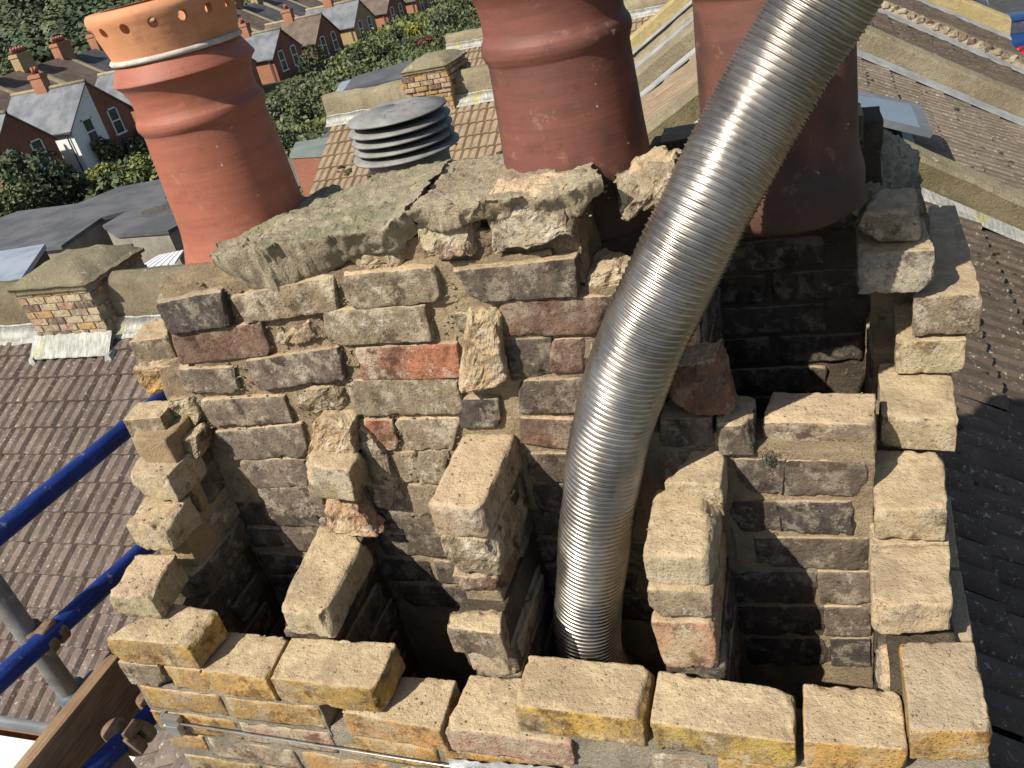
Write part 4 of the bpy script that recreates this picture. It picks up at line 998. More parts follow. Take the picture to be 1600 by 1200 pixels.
# party wall over the outrigger, with flashing
def rear_parapet(yw, zf, x0, x1, h, label, mat=None, seed=0):
    n = 70; V = []
    r = empty('parapet_wall', ((x0 + x1) / 2, yw, zf), label, 'parapet wall', 'parapets between the roofs')
    for i in range(n):
        x = x0 + (x1 - x0) * i / (n - 1)
        for yy, zz in ((0, -.35), (0, h * .5), (0, h - .04), (.05, h), (.14, h + .03), (.25, h), (.28, h - .05), (.28, -.6)): V.append((x, yw + yy, zf + zz))
    V = np.array(V); nn = np.stack([fbm(V + k, 2.5, 4, k + seed) for k in (0, 5, 9)], 1); V = V + nn * np.array([0, .02, .04])
    mk('parapet_body', V, [(i * 8 + j, (i + 1) * 8 + j, (i + 1) * 8 + j + 1, i * 8 + j + 1) for i in range(n - 1) for j in range(7)] + [tuple(range(8)), tuple((n - 1) * 8 + 7 - k for k in range(8))], mat or MT['render'], r, True, origin=((x0 + x1) / 2, yw, zf))
    L = []
    for i in range(n * 2):
        x = x0 + (x1 - x0) * i / (2 * n - 1); L += [(x, yw - .16, zf - .03), (x, yw - .025, zf + .05), (x, yw - .02, zf + .12), (x, yw - .01, zf + .12), (x, yw - .16, zf - .05)]
    L = np.array(L); L[:, 1:] += np.stack([fbm(L, 5, 3, 3), fbm(L + 3, 7, 3, 4)], 1) * .02
    mk('flashing', L, [(i * 5 + j, (i + 1) * 5 + j, (i + 1) * 5 + (j + 1) % 5, i * 5 + (j + 1) % 5) for i in range(2 * n - 1) for j in range(5)], MT['lead'], r, True, origin=((x0 + x1) / 2, yw, zf))
    return r
hA = (PY(yA, 20, 440)[2] - zA) * .85
rear_parapet(yA, zA, -11.5, -3.4, hA, 'grey brown rendered parapet either side of the stub chimney, pale flashing at its foot', MT['render_b'])
# stub chimneys built brick by brick
def stub(x0, x1, y0, y1, z0, nc, label, cap_h, step=None, seed=0, capover=.03, lead=True):
    r = empty('stub_chimney', ((x0 + x1) / 2, (y0 + y1) / 2, z0), label, 'chimney', 'capped stub chimneys')
    bl = .225; me = {}
    core = MB(); zt = z0 + nc * .075
    core.box(x0 + .012, x1 - .012, y0 + .012, y1 - .012, z0 - .4, zt - .005); core.build('mortar_core', MT['mortar_grey'], r, origin=r.location)
    def one(x, y, z, lx, ly):
        key = (round(lx, 3), round(ly, 3), random.randrange(3))
        if key not in me:
            V, Fc, tp = rough_block(box_vf(-lx / 2, lx / 2, -ly / 2, ly / 2, -.0325, .0325)[0], 'low', r=.004, amp=.002, chips=2, cd=.012, seed=len(me) + seed)
            m_ = bpy.data.meshes.new('brick'); m_.from_pydata(V.tolist(), [], [list(f) for f in Fc]); m_.materials.append(MT['brick']); me[key] = m_
        o = bpy.data.objects.new('brick', me[key]); COL.objects.link(o); o.parent = r; o.location = np.array([x, y, z]) - np.array(r.location)
        paint(o, PAL[random.choices(['yellow', 'buff', 'orange', 'pink', 'brown', 'greybuff', 'dark'], [4, 4, 2, 3, 1, 5, 1])[0]])
    for k in range(nc):
        z = z0 + .0325 + .075 * k; e = step[k] if step else 0
        a0, a1, b0 = x0 - e, x1 + e, y0 - e
        x = a0 - (.1125 if k % 2 else 0)
        while x < a1 - .03:
            s0 = max(x, a0); s1 = min(x + .215, a1)
            if s1 - s0 > .03: one((s0 + s1) / 2, b0 + .05, z, round(s1 - s0, 2), .1)
            x += bl
        y = b0 + .11 + (0 if k % 2 else .05)
        while y < y1 + e - .03:      # both ends
            s1 = min(y + .215, y1 + e)
            if s1 - y > .03: one(a1 - .05, (y + s1) / 2, z, .1, round(s1 - y, 2))
            y += bl
    # domed cement cap
    n = 26; V = []; e = capover + (step[-1] if step else 0)
    for i in range(n):
        for j in range(n):
            u, v = i / (n - 1), j / (n - 1); dx = max(0, abs(2 * u - 1)); dy = max(0, abs(2 * v - 1))
            V.append((x0 - e + (x1 - x0 + 2 * e) * u, y0 - e + (y1 - y0 + 2 * e) * v, zt + .01 + cap_h * (1 - max(dx, dy) ** 2.5)))
    V = np.array(V); b = len(V); V[:, 2] += fbm(V, 6, 4, seed) * .03; V2 = V.copy(); V2[:, 2] = zt - .03
    Fc = []
    for i in range(n - 1):
        for j in range(n - 1): Fc.append((i * n + j, (i + 1) * n + j, (i + 1) * n + j + 1, i * n + j + 1))
    per = [(i, 0) for i in range(n)] + [(n - 1, j) for j in range(1, n)] + [(i, n - 1) for i in range(n - 2, -1, -1)] + [(0, j) for j in range(n - 2, 0, -1)]
    for k in range(len(per)):
        p, q_ = per[k], per[(k + 1) % len(per)]; Fc.append((p[0] * n + p[1], q_[0] * n + q_[1], b + q_[0] * n + q_[1], b + p[0] * n + p[1]))
    mk('cement_cap', np.vstack([V, V2]), Fc, MT['render'], r, True, origin=r.location)
    if lead:
        L = MB()
        nn_ = 60; A = []
        for i in range(nn_):
            u = i / (nn_ - 1); xx = x0 - .05 + (x1 - x0 + .10) * u; w_ = .006 * math.sin(u * 40) + random.uniform(-.004, .004)
            A += [(xx, y0 - .012, z0 + .045 + w_), (xx, y0 - .03, z0 + .02), (xx, y0 - .10, z0 - .055 + w_), (xx, y0 - .17 + w_, z0 - .125), (xx, y0 - .17 + w_, z0 - .135), (xx, y0 - .012, z0 - .02)]
        L.add(A, [(i * 6 + j, (i + 1) * 6 + j, (i + 1) * 6 + (j + 1) % 6, i * 6 + (j + 1) % 6) for i in range(nn_ - 1) for j in range(6)])
        for sx in (x0 - .05, x1 + .01):
            L.add(*hexa([(sx, y0 - .18, z0 - .12), (sx + .05, y0 - .18, z0 - .12), (sx + .05, y1, z0 + .16), (sx, y1, z0 + .16), (sx - .04, y0 - .2, z0 - .24), (sx + .09, y0 - .2, z0 - .24), (sx + .09, y1, z0 - .1), (sx - .04, y1, z0 - .1)]))
        L.build('flashing', MT['lead'], r, origin=r.location)
    return r
yf = yA - .18
l = PY(yf, 62, 530); r_ = PY(yf, 172, 522); t = PY(yf, 55, 455)
nc = int((t[2] - l[2]) / .075) + 1
stub(l[0], r_[0], yf, yA + .62, l[2], nc, 'low capped chimney stub of yellow brick between parapets, left of the stack', .16, seed=5)
# second and third outriggers seen beyond
yB = 12.0; zB = PY(yB, 535, 188)[2]
xBl = PY(yB, 522, 190)[0]
OB = outrigger(yB, zB, xBl, -3.4, 4.3, 'rear extension roof of buff tiles spotted with moss, behind the metal cowl', [MT['tileB']], 150)
moss('moss_clumps', 'dark moss clumps on the buff roof behind the cowl', 170, lambda g_: (lambda x, d: np.array([x, yB - d, zB - sB * d + .03]))(g_.uniform(xBl + .3, -3.5), g_.uniform(.8, 4.2)), .03, .085)
rear_parapet(yB, zB, xBl - .1, -3.2, .42, 'buff rendered parapet behind the metal cowl, joined to a brick chimney', MT['render'], 9)
l = PY(yB - .2, 640, 160); r_ = PY(yB - .2, 706, 150); tp_ = PY(yB - .2, 632, 108)
ncB = max(6, int((tp_[2] - l[2]) / .075) + 4)
stub(l[0], r_[0], yB - .2, yB + .75, l[2] - .3, ncB, 'yellow brick chimney with corbelled courses and domed cement cap, above the cowl', .14, step=[0] * (ncB - 5) + [.02, .05, .05, .03, .0], seed=50, lead=False)
yC = 19.2; zC = PY(yC, 730, 72)[2]
OC = outrigger(yC, zC, PY(yC, 722, 75)[0], -2.6, 4.6, 'far rear extension roof with rows of red and buff tiles', [MT['tileB'], MT['tileRed']], 160)
rear_parapet(yC, zC, PY(yC, 700, 80)[0], -2.4, .3, 'far rendered parapet above the red and buff tiles', MT['render'], 12)

# ---------------- metal vent cowl just behind the stack
vc_axis = None
D0 = 3.0
cpt = DP(636, 235, D0); cx, cy = cpt[0], cpt[1]
cw = empty('vent_cowl', (cx, cy, cpt[2] - .3), 'round grey metal louvred cowl behind the flaunching', 'vent cowl')
zt = PL(640, 165, (cpt - CAMLOC) * np.array([1, 1, 0]), (cx, cy, 0))[2]
ppm = F / D0
Rr = 80 / ppm
zp = cpt[2]
dz = .031
for k in range(4):
    z = zt - dz * (k + 1) - .004; rr = Rr * (1 if k < 3 else 1.06)
    V, Fc = lathe_vf([(rr * .60, z + .006), (rr * .9, z - .003), (rr, z - .010), (rr * 1.0, z - .016), (rr * .9, z - .009), (rr * .60, z + .0)], 72, cx, cy, True, .003, k)
    mk('louvre_ring', V, Fc, MT['zinc'], cw, True, origin=(cx, cy, z))
V, Fc = lathe_vf([(.001, zt + .018), (Rr * .5, zt + .014), (Rr * .97, zt - .008), (Rr * .98, zt - .014), (Rr * .5, zt + .004), (.001, zt + .006)], 72, cx, cy, True, .003, 9)
mk('cap_disc', V, Fc, MT['zinc'], cw, True, origin=(cx, cy, zt))
V, Fc = lathe_vf([(Rr * .5, zt + .002), (Rr * .5, zt - .15), (Rr * .48, zt - .15), (Rr * .48, zt + .002)], 48, cx, cy); mk('inner_core', V, Fc, MT['black'], cw, True, origin=(cx, cy, zt))
V, Fc = lathe_vf([(Rr * .80, zt - .135), (Rr * .80, zt - .30), (Rr * .86, zt - .75), (Rr * .70, zt - .75), (Rr * .70, zt - .135)], 64, cx, cy); mk('cowl_base', V, Fc, MT['concrete'], cw, True, origin=(cx, cy, zt))
V, Fc = lathe_vf([(Rr * .66, zt - .6), (Rr * .66, -3.2), (Rr * .6, -3.2), (Rr * .6, zt - .6)], 32, cx, cy); mk('flue_pipe', V, Fc, MT['concrete'], cw, True, origin=(cx, cy, zt))

# ================================================================== GROUND, STREET, FAR HOUSES
n = 110; V = []; Fc = []
ax = np.sign(np.linspace(-1, 1, n)) * np.abs(np.linspace(-1, 1, n)) ** 2.2 * 1500
for x in ax:
    for y in ax:
        d = math.hypot(x, y); ang = math.degrees(math.atan2(x, y))
        z = -9.0
        if d > 120: z += (min(d, 260) - 120) * .028
        if d > 260: z += (min(d, 700) - 260) * .075 + max(0, d - 700) * .01
        V.append((x, y, z + (0 if d < 120 else float(fbm(np.array([[x, y, 0]]), .006, 3, 2)[0]) * min(8, (d - 120) * .03))))
for i in range(n - 1):
    for j in range(n - 1): Fc.append((i * n + j, (i + 1) * n + j, (i + 1) * n + j + 1, i * n + j + 1))
TV = np.array(V)
def terr(x, y):
    d = math.hypot(x, y); z = -9.0
    if d > 120: z += (min(d, 260) - 120) * .028
    if d > 260: z += (min(d, 700) - 260) * .075 + max(0, d - 700) * .01
    return z + (0 if d < 120 else float(fbm(np.array([[x, y, 0]]), .006, 3, 2)[0]) * min(8, (d - 120) * .03))
tag(mk('ground', V, Fc, MT['ground'], None, True), kind='structure', label='garden and hillside ground')
g = MB(); g.box(5.6, 14.5, -40, 140, -9.1, -8.98); tag(g.build('road', MT['asphalt']), kind='structure')
g = MB(); g.box(4.7, 5.6, -40, 140, -9.1, -8.86); tag(g.build('pavement', MT['concrete']), kind='structure')

def car(x, y, paint_, label, face=1):
    r = empty('parked_car', (x, y, -8.98), label, 'car', 'cars parked along the street'); zz = -8.98
    # body: cross-sections along y
    prof = [(-2.1, .62, .35, .80), (-1.95, .74, .28, .95), (-1.2, .80, .25, 1.0), (-.3, .83, .25, 1.02), (.8, .83, .25, 1.0), (1.7, .78, .26, .92), (2.05, .62, .33, .72)]
    V = []; Fc = []
    for (yy, hw, z0, z1) in prof:
        for (sx, sz) in ((-1, z0), (-1.04, (z0 + z1) * .5), (-.96, z1), (-.4, z1 + .04), (.4, z1 + .04), (.96, z1), (1.04, (z0 + z1) * .5), (1, z0)): V.append((x + sx * hw, y + yy * face, zz + sz))
    m = 8
    for i in range(len(prof) - 1):
        for j in range(m): Fc.append((i * m + j, i * m + (j + 1) % m, (i + 1) * m + (j + 1) % m, (i + 1) * m + j))
    Fc += [tuple(range(m - 1, -1, -1)), tuple((len(prof) - 1) * m + j for j in range(m))]
    mk('body', V, Fc, paint_, r, True, origin=r.location)
    def loft(name, secs, mat):
        V = []; Fc = []
        for (yy, hw, z) in secs: V += [(x - hw, y + yy * face, zz + z), (x - hw * .6, y + yy * face, zz + z + .03), (x + hw * .6, y + yy * face, zz + z + .03), (x + hw, y + yy * face, zz + z)]
        for i in range(len(secs) - 1):
            for j in range(3): Fc.append((i * 4 + j, i * 4 + j + 1, (i + 1) * 4 + j + 1, (i + 1) * 4 + j))
        mk(name, V, Fc, mat, r, True, origin=r.location)
    V = [(x - .72, y - 1.75 * face, zz + 1.02), (x + .72, y - 1.75 * face, zz + 1.02), (x + .76, y + 1.0 * face, zz + 1.02), (x - .76, y + 1.0 * face, zz + 1.02),
         (x - .60, y - 1.35 * face, zz + 1.42), (x + .60, y - 1.35 * face, zz + 1.42), (x + .61, y + .25 * face, zz + 1.44), (x - .61, y + .25 * face, zz + 1.44)]
    mk('windows', V, [(0, 1, 5, 4), (1, 2, 6, 5), (2, 3, 7, 6), (3, 0, 4, 7), (4, 5, 6, 7)], MT['window'], r, origin=r.location)
    loft('roof', [(-1.42, .58, 1.40), (-1.2, .62, 1.45), (-.4, .64, 1.47), (.15, .63, 1.46), (.3, .6, 1.42)], paint_)
    pl = MB()
    for sx in (-1, 1):
        for yy in (-1.55, -.45, .55):
            pl.add(*tube_vf([(x + sx * .745, y + (yy) * face, zz + 1.0), (x + sx * .61, y + (yy * .72 - .12) * face, zz + 1.44)], .035, 6))
    pl.build('pillars', paint_, r, True, origin=r.location)
    for sx in (-1, 1):
        for sy in (-1.3, 1.3):
            V, Fc = tube_vf([(x + sx * .62, y + sy, zz + .31), (x + sx * .86, y + sy, zz + .31)], .31, 24)
            w_ = mk('wheel', V, Fc, MT['rubber'], r, True, origin=(x + sx * .74, y + sy, zz + .31))
            V, Fc = tube_vf([(x + sx * .85, y + sy, zz + .31), (x + sx * .875, y + sy, zz + .31)], .19, 16); mk('rim', V, Fc, MT['galv'], r, True, origin=(x + sx * .8, y + sy, zz + .31))
    for sx in (-1, 1):
        V, Fc = tube_vf([(x + sx * .55, y + 2.03 * face, zz + .66), (x + sx * .55, y + 2.09 * face, zz + .66)], .09, 12); mk('headlight', V, Fc, MT['plastic'], r, True, origin=(x + sx * .55, y + 2.05, zz + .66))
        V, Fc = tube_vf([(x + sx * .8, y + .75 * face, zz + 1.02), (x + sx * .98, y + .72 * face, zz + 1.06)], .06, 8); mk('door_mirror', V, Fc, paint_, r, True, origin=(x + sx * .9, y + .7, zz + 1.05))
    return r
c = PZ(-7.7, 1598, 62); car(c[0] + .7, c[1] - 1.2, MT['carred'], 'bright red parked car seen over the roofs, nearest the camera')
c = PZ(-7.7, 1578, 36); car(c[0] + .2, c[1] + .9, MT['carblue'], 'dark blue parked car just beyond the red one')
c = PZ(-7.7, 1520, 8); car(c[0], c[1] + 2.0, MT['cargrey'], 'pale grey parked car beyond the yellow rendered wall')

def window(parent, p, n, w, h, frame=MT['white'], cols=1):
    """window in a wall: p centre on the wall, n outward normal (axis aligned)"""
    p = np.array(p); n = np.array(n, float); u = np.array([-n[1], n[0], 0]); z = np.array([0, 0, 1.])
    mb = MB()
    def bar(a0, a1, b0, b1, d0=-.02, d1=.06):
        P = lambda a, b, d: p + u * a + z * b + n * d
        mb.add(*hexa([P(a0, b0, d1), P(a1, b0, d1), P(a1, b1, d1), P(a0, b1, d1), P(a0, b0, d0), P(a1, b0, d0), P(a1, b1, d0), P(a0, b1, d0)]))
    t = .09
    bar(-w / 2, w / 2, h / 2 - t, h / 2); bar(-w / 2 - .08, w / 2 + .08, -h / 2 - t, -h / 2 + .02, -.02, .12); bar(-w / 2, -w / 2 + t, -h / 2, h / 2); bar(w / 2 - t, w / 2, -h / 2, h / 2); bar(-w / 2 + t, w / 2 - t, -.04, .04)
    o = mb.build('window', frame, parent, origin=p)
    P = lambda a, b: p + u * a + z * b + n * .015
    g_ = mk('pane', [P(-w / 2, -h / 2), P(w / 2, -h / 2), P(w / 2, h / 2), P(-w / 2, h / 2)], [(0, 1, 2, 3)], MT['window'], None, origin=p)
    g_.parent = o; g_.location = (0, 0, 0)
def chimney_on(parent, x, y, z, mat, w=.6, l=1.0, h=1.2, pots=4):
    mb = MB(); mb.box(x - w / 2, x + w / 2, y - l / 2, y + l / 2, z - 1.0, z + h); mb.box(x - w / 2 - .06, x + w / 2 + .06, y - l / 2 - .06, y + l / 2 + .06, z + h - .25, z + h - .1)
    o = mb.build('chimney', mat, parent, origin=(x, y, z))
    for k in range(pots):
        V, Fc = tube_vf([(x, y - l / 2 + l * (k + .5) / pots, z + h), (x, y - l / 2 + l * (k + .5) / pots, z + h + .45)], [.13, .1], 10)
        c_ = mk('pot', V, Fc, MT['terra'], None, True, origin=(x, y, z)); c_.parent = o; c_.location = (0, 0, 0)
XG = -45.0; ZG = -9.0
def pair(yc, za, ze, hw, label, wallL, wallR, roofm, side, chim=True, dish=False, zg=-9.0, xg=XG, L=6.5):
    """paired outrigger: gable facing +X at x=xg, ridge along X at y=yc"""
    r = empty('outrigger_house', (xg - L / 2, yc, zg), label, 'house', 'houses of the opposite terrace'); g0 = zg - 1.5; x0 = xg - L; ro = r.location
    mk('gable_wall', [(xg, yc - hw, g0), (xg, yc, g0), (xg, yc, za), (xg, yc - hw, ze), (xg - .25, yc - hw, g0), (xg - .25, yc, g0), (xg - .25, yc, za), (xg - .25, yc - hw, ze)], [(0, 1, 2, 3), (7, 6, 5, 4), (0, 3, 7, 4)], wallL, r, origin=ro)
    mk('gable_wall', [(xg, yc, g0), (xg, yc + hw, g0), (xg, yc + hw, ze), (xg, yc, za), (xg - .25, yc, g0), (xg - .25, yc + hw, g0), (xg - .25, yc + hw, ze), (xg - .25, yc, za)], [(0, 1, 2, 3), (7, 6, 5, 4), (1, 5, 6, 2)], wallR, r, origin=ro)
    mb = MB(); mb.box(x0, xg - .25, yc - hw, yc - hw + .25, g0, ze - .02); mb.build('side_wall', side, r, origin=ro)
    s_ = (za - ze) / hw
    for sg in (-1, 1):
        a = yc; b = yc + sg * (hw + .2); za_, zb_ = za + .08, za - s_ * (hw + .2) + .08
        c8 = [(x0, b, zb_), (xg + .12, b, zb_), (xg + .12, a, za_), (x0, a, za_), (x0, b, zb_ - .1), (xg + .12, b, zb_ - .1), (xg + .12, a, za_ - .1), (x0, a, za_ - .1)]
        mk('roof', *hexa(c8), roofm, r, origin=ro)
    mb = MB(); mb.add(*tube_vf([(x0, yc, za + .1), (xg + .12, yc, za + .1)], .13, 8)); mb.build('ridge_tiles', MT['render'], r, True, origin=ro)
    mb = MB(); mb.box(xg - .4, xg + .16, yc - hw - .3, yc - hw - .18, ze - .18, ze - .06); mb.add(*tube_vf([(x0, yc - hw - .26, ze - .1), (xg, yc - hw - .26, ze - .1)], .06, 6)); mb.add(*tube_vf([(xg - .4, yc - hw - .12, ze - .1), (xg - .4, yc - hw - .12, g0)], .05, 6)); mb.build('gutter', MT['slate_d'], r, origin=ro)
    zw = ze - .9
    for dy in (-hw * .45, hw * .42): window(r, (xg, yc + dy, zw + .35), (1, 0, 0), .95, 1.7)
    for dy in (-hw * .45, hw * .42): window(r, (xg, yc + dy, zw - 2.7), (1, 0, 0), 1.1, 1.5)
    if chim: chimney_on(r, xg - L * .55, yc, za, MT['wall_red'], 1.0, .6, 1.1, 2)
    if dish:
        V, Fc = lathe_vf([(.001, 0), (.32, .03), (.46, .1), (.45, .08), (.3, .01), (.001, -.02)], 20)
        d_ = mk('satellite_dish', V, Fc, MT['cream'], r, True); d_.location = np.array([xg + .35, yc - hw * .5, ze - 2.4]) - np.array(ro); d_.rotation_euler = (R(10), R(80), 0)
    return r
pair(38.98, -3.76, -5.95, 2.55, 'dark red brick gabled house at the far left of the row', MT['wall_red2'], MT['wall_red2'], MT['slate'], MT['wall_red2'])
pair(45.96, -3.65, -5.95, 2.9, 'gabled house with white painted half, slate roof and satellite dish', MT['white'], MT['wall_red2'], MT['slate'], MT['white'], dish=True)
pair(54.4, -4.3, -6.3, 2.8, 'gabled brick house hidden behind the leftmost pot', MT['wall_red'], MT['wall_red'], MT['slate'], MT['wall_red'])
pair(62.6, -4.7, -6.6, 2.8, 'slate roofed brick house just left of the green tree group', MT['wall_red2'], MT['wall_red'], MT['slate'], MT['wall_red'])
pair(70.9, -5.06, -6.95, 2.6, 'brick gabled house with blue grey slates and sunlit orange side wall, right of leftmost pot', MT['wall_red2'], MT['wall_red2'], MT['slate'], MT['wall_red'], zg=-9.4)  # gables take the darker brick as shade, side wall the sunlit tone
pair(79.0, -5.2, -7.3, 2.7, 'brick gabled house with brown tiled roof, second right of the leftmost pot', MT['wall_red2'], MT['wall_red2'], MT['oldtile'], MT['wall_red'], zg=-9.4)  # shaded gables and sunlit side wall coloured with separate brick tones
pair(87.7, -5.26, -7.4, 2.7, 'yellow brick gabled house with grey slate roof and dark open window', MT['wall_yel'], MT['wall_yel'], MT['slate'], MT['wall_yel'], zg=-9.8)
pair(96.5, -5.4, -7.5, 2.8, 'dark brick gabled house beyond the yellow brick one', MT['wall_red2'], MT['wall_red2'], MT['oldtile'], MT['wall_red'], zg=-10, chim=False)  # gables again in the shade tone, side wall in the sunlit one
pair(105.5, -5.5, -7.6, 3.0, 'orange brick gabled house near the end of the row', MT['wall_red'], MT['wall_red'], MT['oldtile'], MT['wall_red'], zg=-10)
pair(116, -5.2, -7.6, 3.4, 'cream rendered gabled house at the end of the row', MT['cream'], MT['cream'], MT['slate'], MT['cream'], zg=-10)
# main blocks behind the outriggers
for i, yc in enumerate([35.5, 43.9, 52.3, 60.7, 69.1, 77.5, 85.9, 94.3, 102.7, 111.1]):
    zr = -2.3 - .02 * (yc - 35); ze = zr - 2.6
    r = empty('main_house', (-56, yc, -9), ['grey', 'brown'][i % 2] + ' roofed main house directly behind the %s' % ['dark red gabled house at far left', 'white painted gabled house', 'gable hidden by the leftmost pot', 'gable just right of that pot ring', 'blue grey slated gable', 'brown tiled gable', 'yellow brick gable', 'dark brick gable beyond the yellow one', 'orange brick gable', 'cream gable at the row end'][i], 'house', 'main blocks of the opposite terrace')
    ya, yb = yc - 4.2, yc + 4.17; xa, xb, xm = -60.5, -51.5, -56.0
    mk('wall', [(xa, ya, -11), (xb, ya, -11), (xb, yb, -11), (xa, yb, -11), (xa, ya, ze), (xb, ya, ze), (xb, yb, ze), (xa, yb, ze), (xm, ya, zr), (xm, yb, zr)], [(0, 1, 5, 8, 4), (1, 2, 6, 5), (3, 7, 9, 6, 2), (0, 4, 7, 3)], [MT['wall_red'], MT['wall_yel']][i % 2], r, origin=r.location)
    for sg in (1, -1):
        b = xm + sg * 4.8; zb_ = zr - (zr - ze) * 4.8 / 4.5
        mk('roof', *hexa([(xm, ya, zr + .1), (b, ya, zb_ + .1), (b, yb, zb_ + .1), (xm, yb, zr + .1), (xm, ya, zr - .02), (b, ya, zb_ - .02), (b, yb, zb_ - .02), (xm, yb, zr - .02)]), [MT['slate_d'], MT['oldtile'], MT['oldtile']][i % 3], r, origin=r.location)
    for yy in (ya, yc):
        mb = MB(); mb.add([(xm, yy, zr + .35), (xb, yy, ze + .35), (xb, yy + .3, ze + .35), (xm, yy + .3, zr + .35), (xm, yy, zr - .2), (xb, yy, ze - .2), (xb, yy + .3, ze - .2), (xm, yy + .3, zr - .2)], [(0, 1, 2, 3), (0, 4, 5, 1), (2, 6, 7, 3), (1, 5, 6, 2)])
        mb.build('parapet', MT['render'], r, origin=r.location)
    chimney_on(r, xm, ya + .2, zr, MT['wall_red'], .8, 1.4, 1.3, 5); chimney_on(r, xm, yc + .2, zr, [MT['wall_yel'], MT['wall_red']][i % 2], .8, 1.4, 1.2, 5)
# far row at the foot of the wooded hill
for i in range(11):
    p = DP(78 + i * 62, 62 - i * 17.5, 215 + i * 6); x, y = p[0], p[1]; z = min(p[2] - .5, 0)
    r = empty('distant_house', (x, y, z), 'small distant house below the wooded hill, %s of their row' % ['leftmost', 'second from the left', 'third from the left', 'fourth from the left', 'fifth from the left', 'middle', 'fifth from the right', 'fourth from the right', 'third from the right', 'second from the right', 'rightmost'][i], 'house', 'distant houses at the foot of the hill')
    w, d = 4.6, 4; wm = [MT['white'], MT['wall_red'], MT['cream'], MT['wall_red'], MT['white']][i % 5]
    mk('wall', [(x - d, y - w, z - 8), (x + d, y - w, z - 8), (x + d, y + w, z - 8), (x - d, y + w, z - 8), (x - d, y - w, z), (x + d, y - w, z), (x + d, y + w, z), (x - d, y + w, z), (x, y - w, z + 2.6), (x, y + w, z + 2.6)], [(0, 1, 5, 8, 4), (1, 2, 6, 5), (3, 7, 9, 6, 2), (0, 4, 7, 3)], wm, r, origin=r.location)
    mk('roof', [(x - d - .3, y - w, z - .2), (x, y - w, z + 2.75), (x + d + .3, y - w, z - .2), (x - d - .3, y + w, z - .2), (x, y + w, z + 2.75), (x + d + .3, y + w, z - .2)], [(0, 1, 4, 3), (1, 2, 5, 4)], [MT['slate_d'], MT['oldtile'], MT['tileB']][i % 3], r, origin=r.location)
    for dy in (-2.4, 2.2): window(r, (x + d, y + dy, z - 1.6), (1, 0, 0), 1.3, 1.3)

# ---------------- sheds and garages in the yards
def shed(poly, z, mat, label, wall, name='shed', cat='shed', zg=-9.0, over=.12, tilt=None, base=None):
    P = [PZ(z, *p) for p in poly]
    if tilt is not None:
        for i, dz_ in enumerate(tilt): P[i] = PZ(z + dz_, *poly[i])
    P = np.array(P); c = P.mean(0); n_ = len(P)
    r = empty(name, (c[0], c[1], zg), label, cat)
    V = list(P) + list(P - np.array([0, 0, .14])); Fc = [tuple(range(n_)), tuple(range(2 * n_ - 1, n_ - 1, -1))] + [(i, (i + 1) % n_, n_ + (i + 1) % n_, n_ + i) for i in range(n_)]
    a2 = sum(P[i][0] * P[(i + 1) % n_][1] - P[(i + 1) % n_][0] * P[i][1] for i in range(n_))
    mk('roof', V, Fc, mat, r, origin=r.location)
    Q = c + (P - c) * .96; V = list(Q - np.array([0, 0, .15])) + [np.array([q[0], q[1], zg - .3]) for q in Q]
    mk('wall', V, [(i, (i + 1) % n_, n_ + (i + 1) % n_, n_ + i) for i in range(n_)] + [tuple(range(n_))], wall, r, origin=r.location)
    return r
shed([(-60,418),(0,396),(95,384),(158,340),(258,312),(262,278),(185,292),(120,318),(28,330),(-60,362)], -6.4, MT['felt'], 'long dark grey felted garage roofs in the yard left of the leftmost pot', MT['concrete'], 'garage_row', 'garage')
shed([(160,352),(205,326),(285,302),(300,340),(262,360),(180,366)], -6.25, MT['felt'], 'grey felted workshop with pale side wall beside the leftmost pot', MT['concrete'], 'workshop', 'shed')
shed([(-60,470),(28,442),(70,381),(-60,402)], -5.2, MT['felt_b'], 'blue grey sheet roofed lean-to behind the stub chimney', MT['dark_timber'], 'lean_to', 'lean-to')
shed([(138,412),(192,408),(207,380),(150,388)], -5.4, MT['felt'], 'small grey roofed shed just above the stub chimney', MT['dark_timber'])
pc = empty('canopy', tuple(PZ(-4.6, 240, 412)), 'white ribbed polycarbonate canopy between stub chimney and pot', 'canopy')
for i in range(6):
    t0, t1 = i / 6 + .01, (i + 1) / 6 - .03; q = [PZ(-4.6, 205 + 70 * t, 424 - 14 * t) for t in (t0, t1)]; q2 = [PZ(-4.6, 248 + 40 * t, 398 - 8 * t) for t in (t0, t1)]
    mk('strip', *hexa([q[0], q[1], q2[1], q2[0]] + [p - np.array([0, 0, .04]) for p in (q[0], q[1], q2[1], q2[0])]), MT['plastic'], pc, origin=pc.location)
shed([(536,142),(634,120),(645,93),(552,120)], -6.2, MT['felt'], 'dark flat roofed outbuilding with white front, left of the brick chimney', MT['white'], 'outbuilding', 'outbuilding')
shed([(452,242),(524,238),(530,212),(462,222)], -5.6, MT['felt_g'], 'green grey felt roofed shed left of the cowl', MT['wall_red2'])
shed([(495,224),(560,215),(570,180),(520,196)], -6.6, MT['felt'], 'dark pitched shed roof beyond the green grey one', MT['dark_timber'])
shed([(520,150),(548,146),(556,122),(533,128)], -6.6, MT['felt_b'], 'small pale lean-to roof beside the flat outbuilding', MT['white'])
shed([(685,118),(740,100),(735,52),(700,62)], -6.5, MT['oldtile'], 'brown roof edge beyond the brick chimney', MT['wall_yel'])
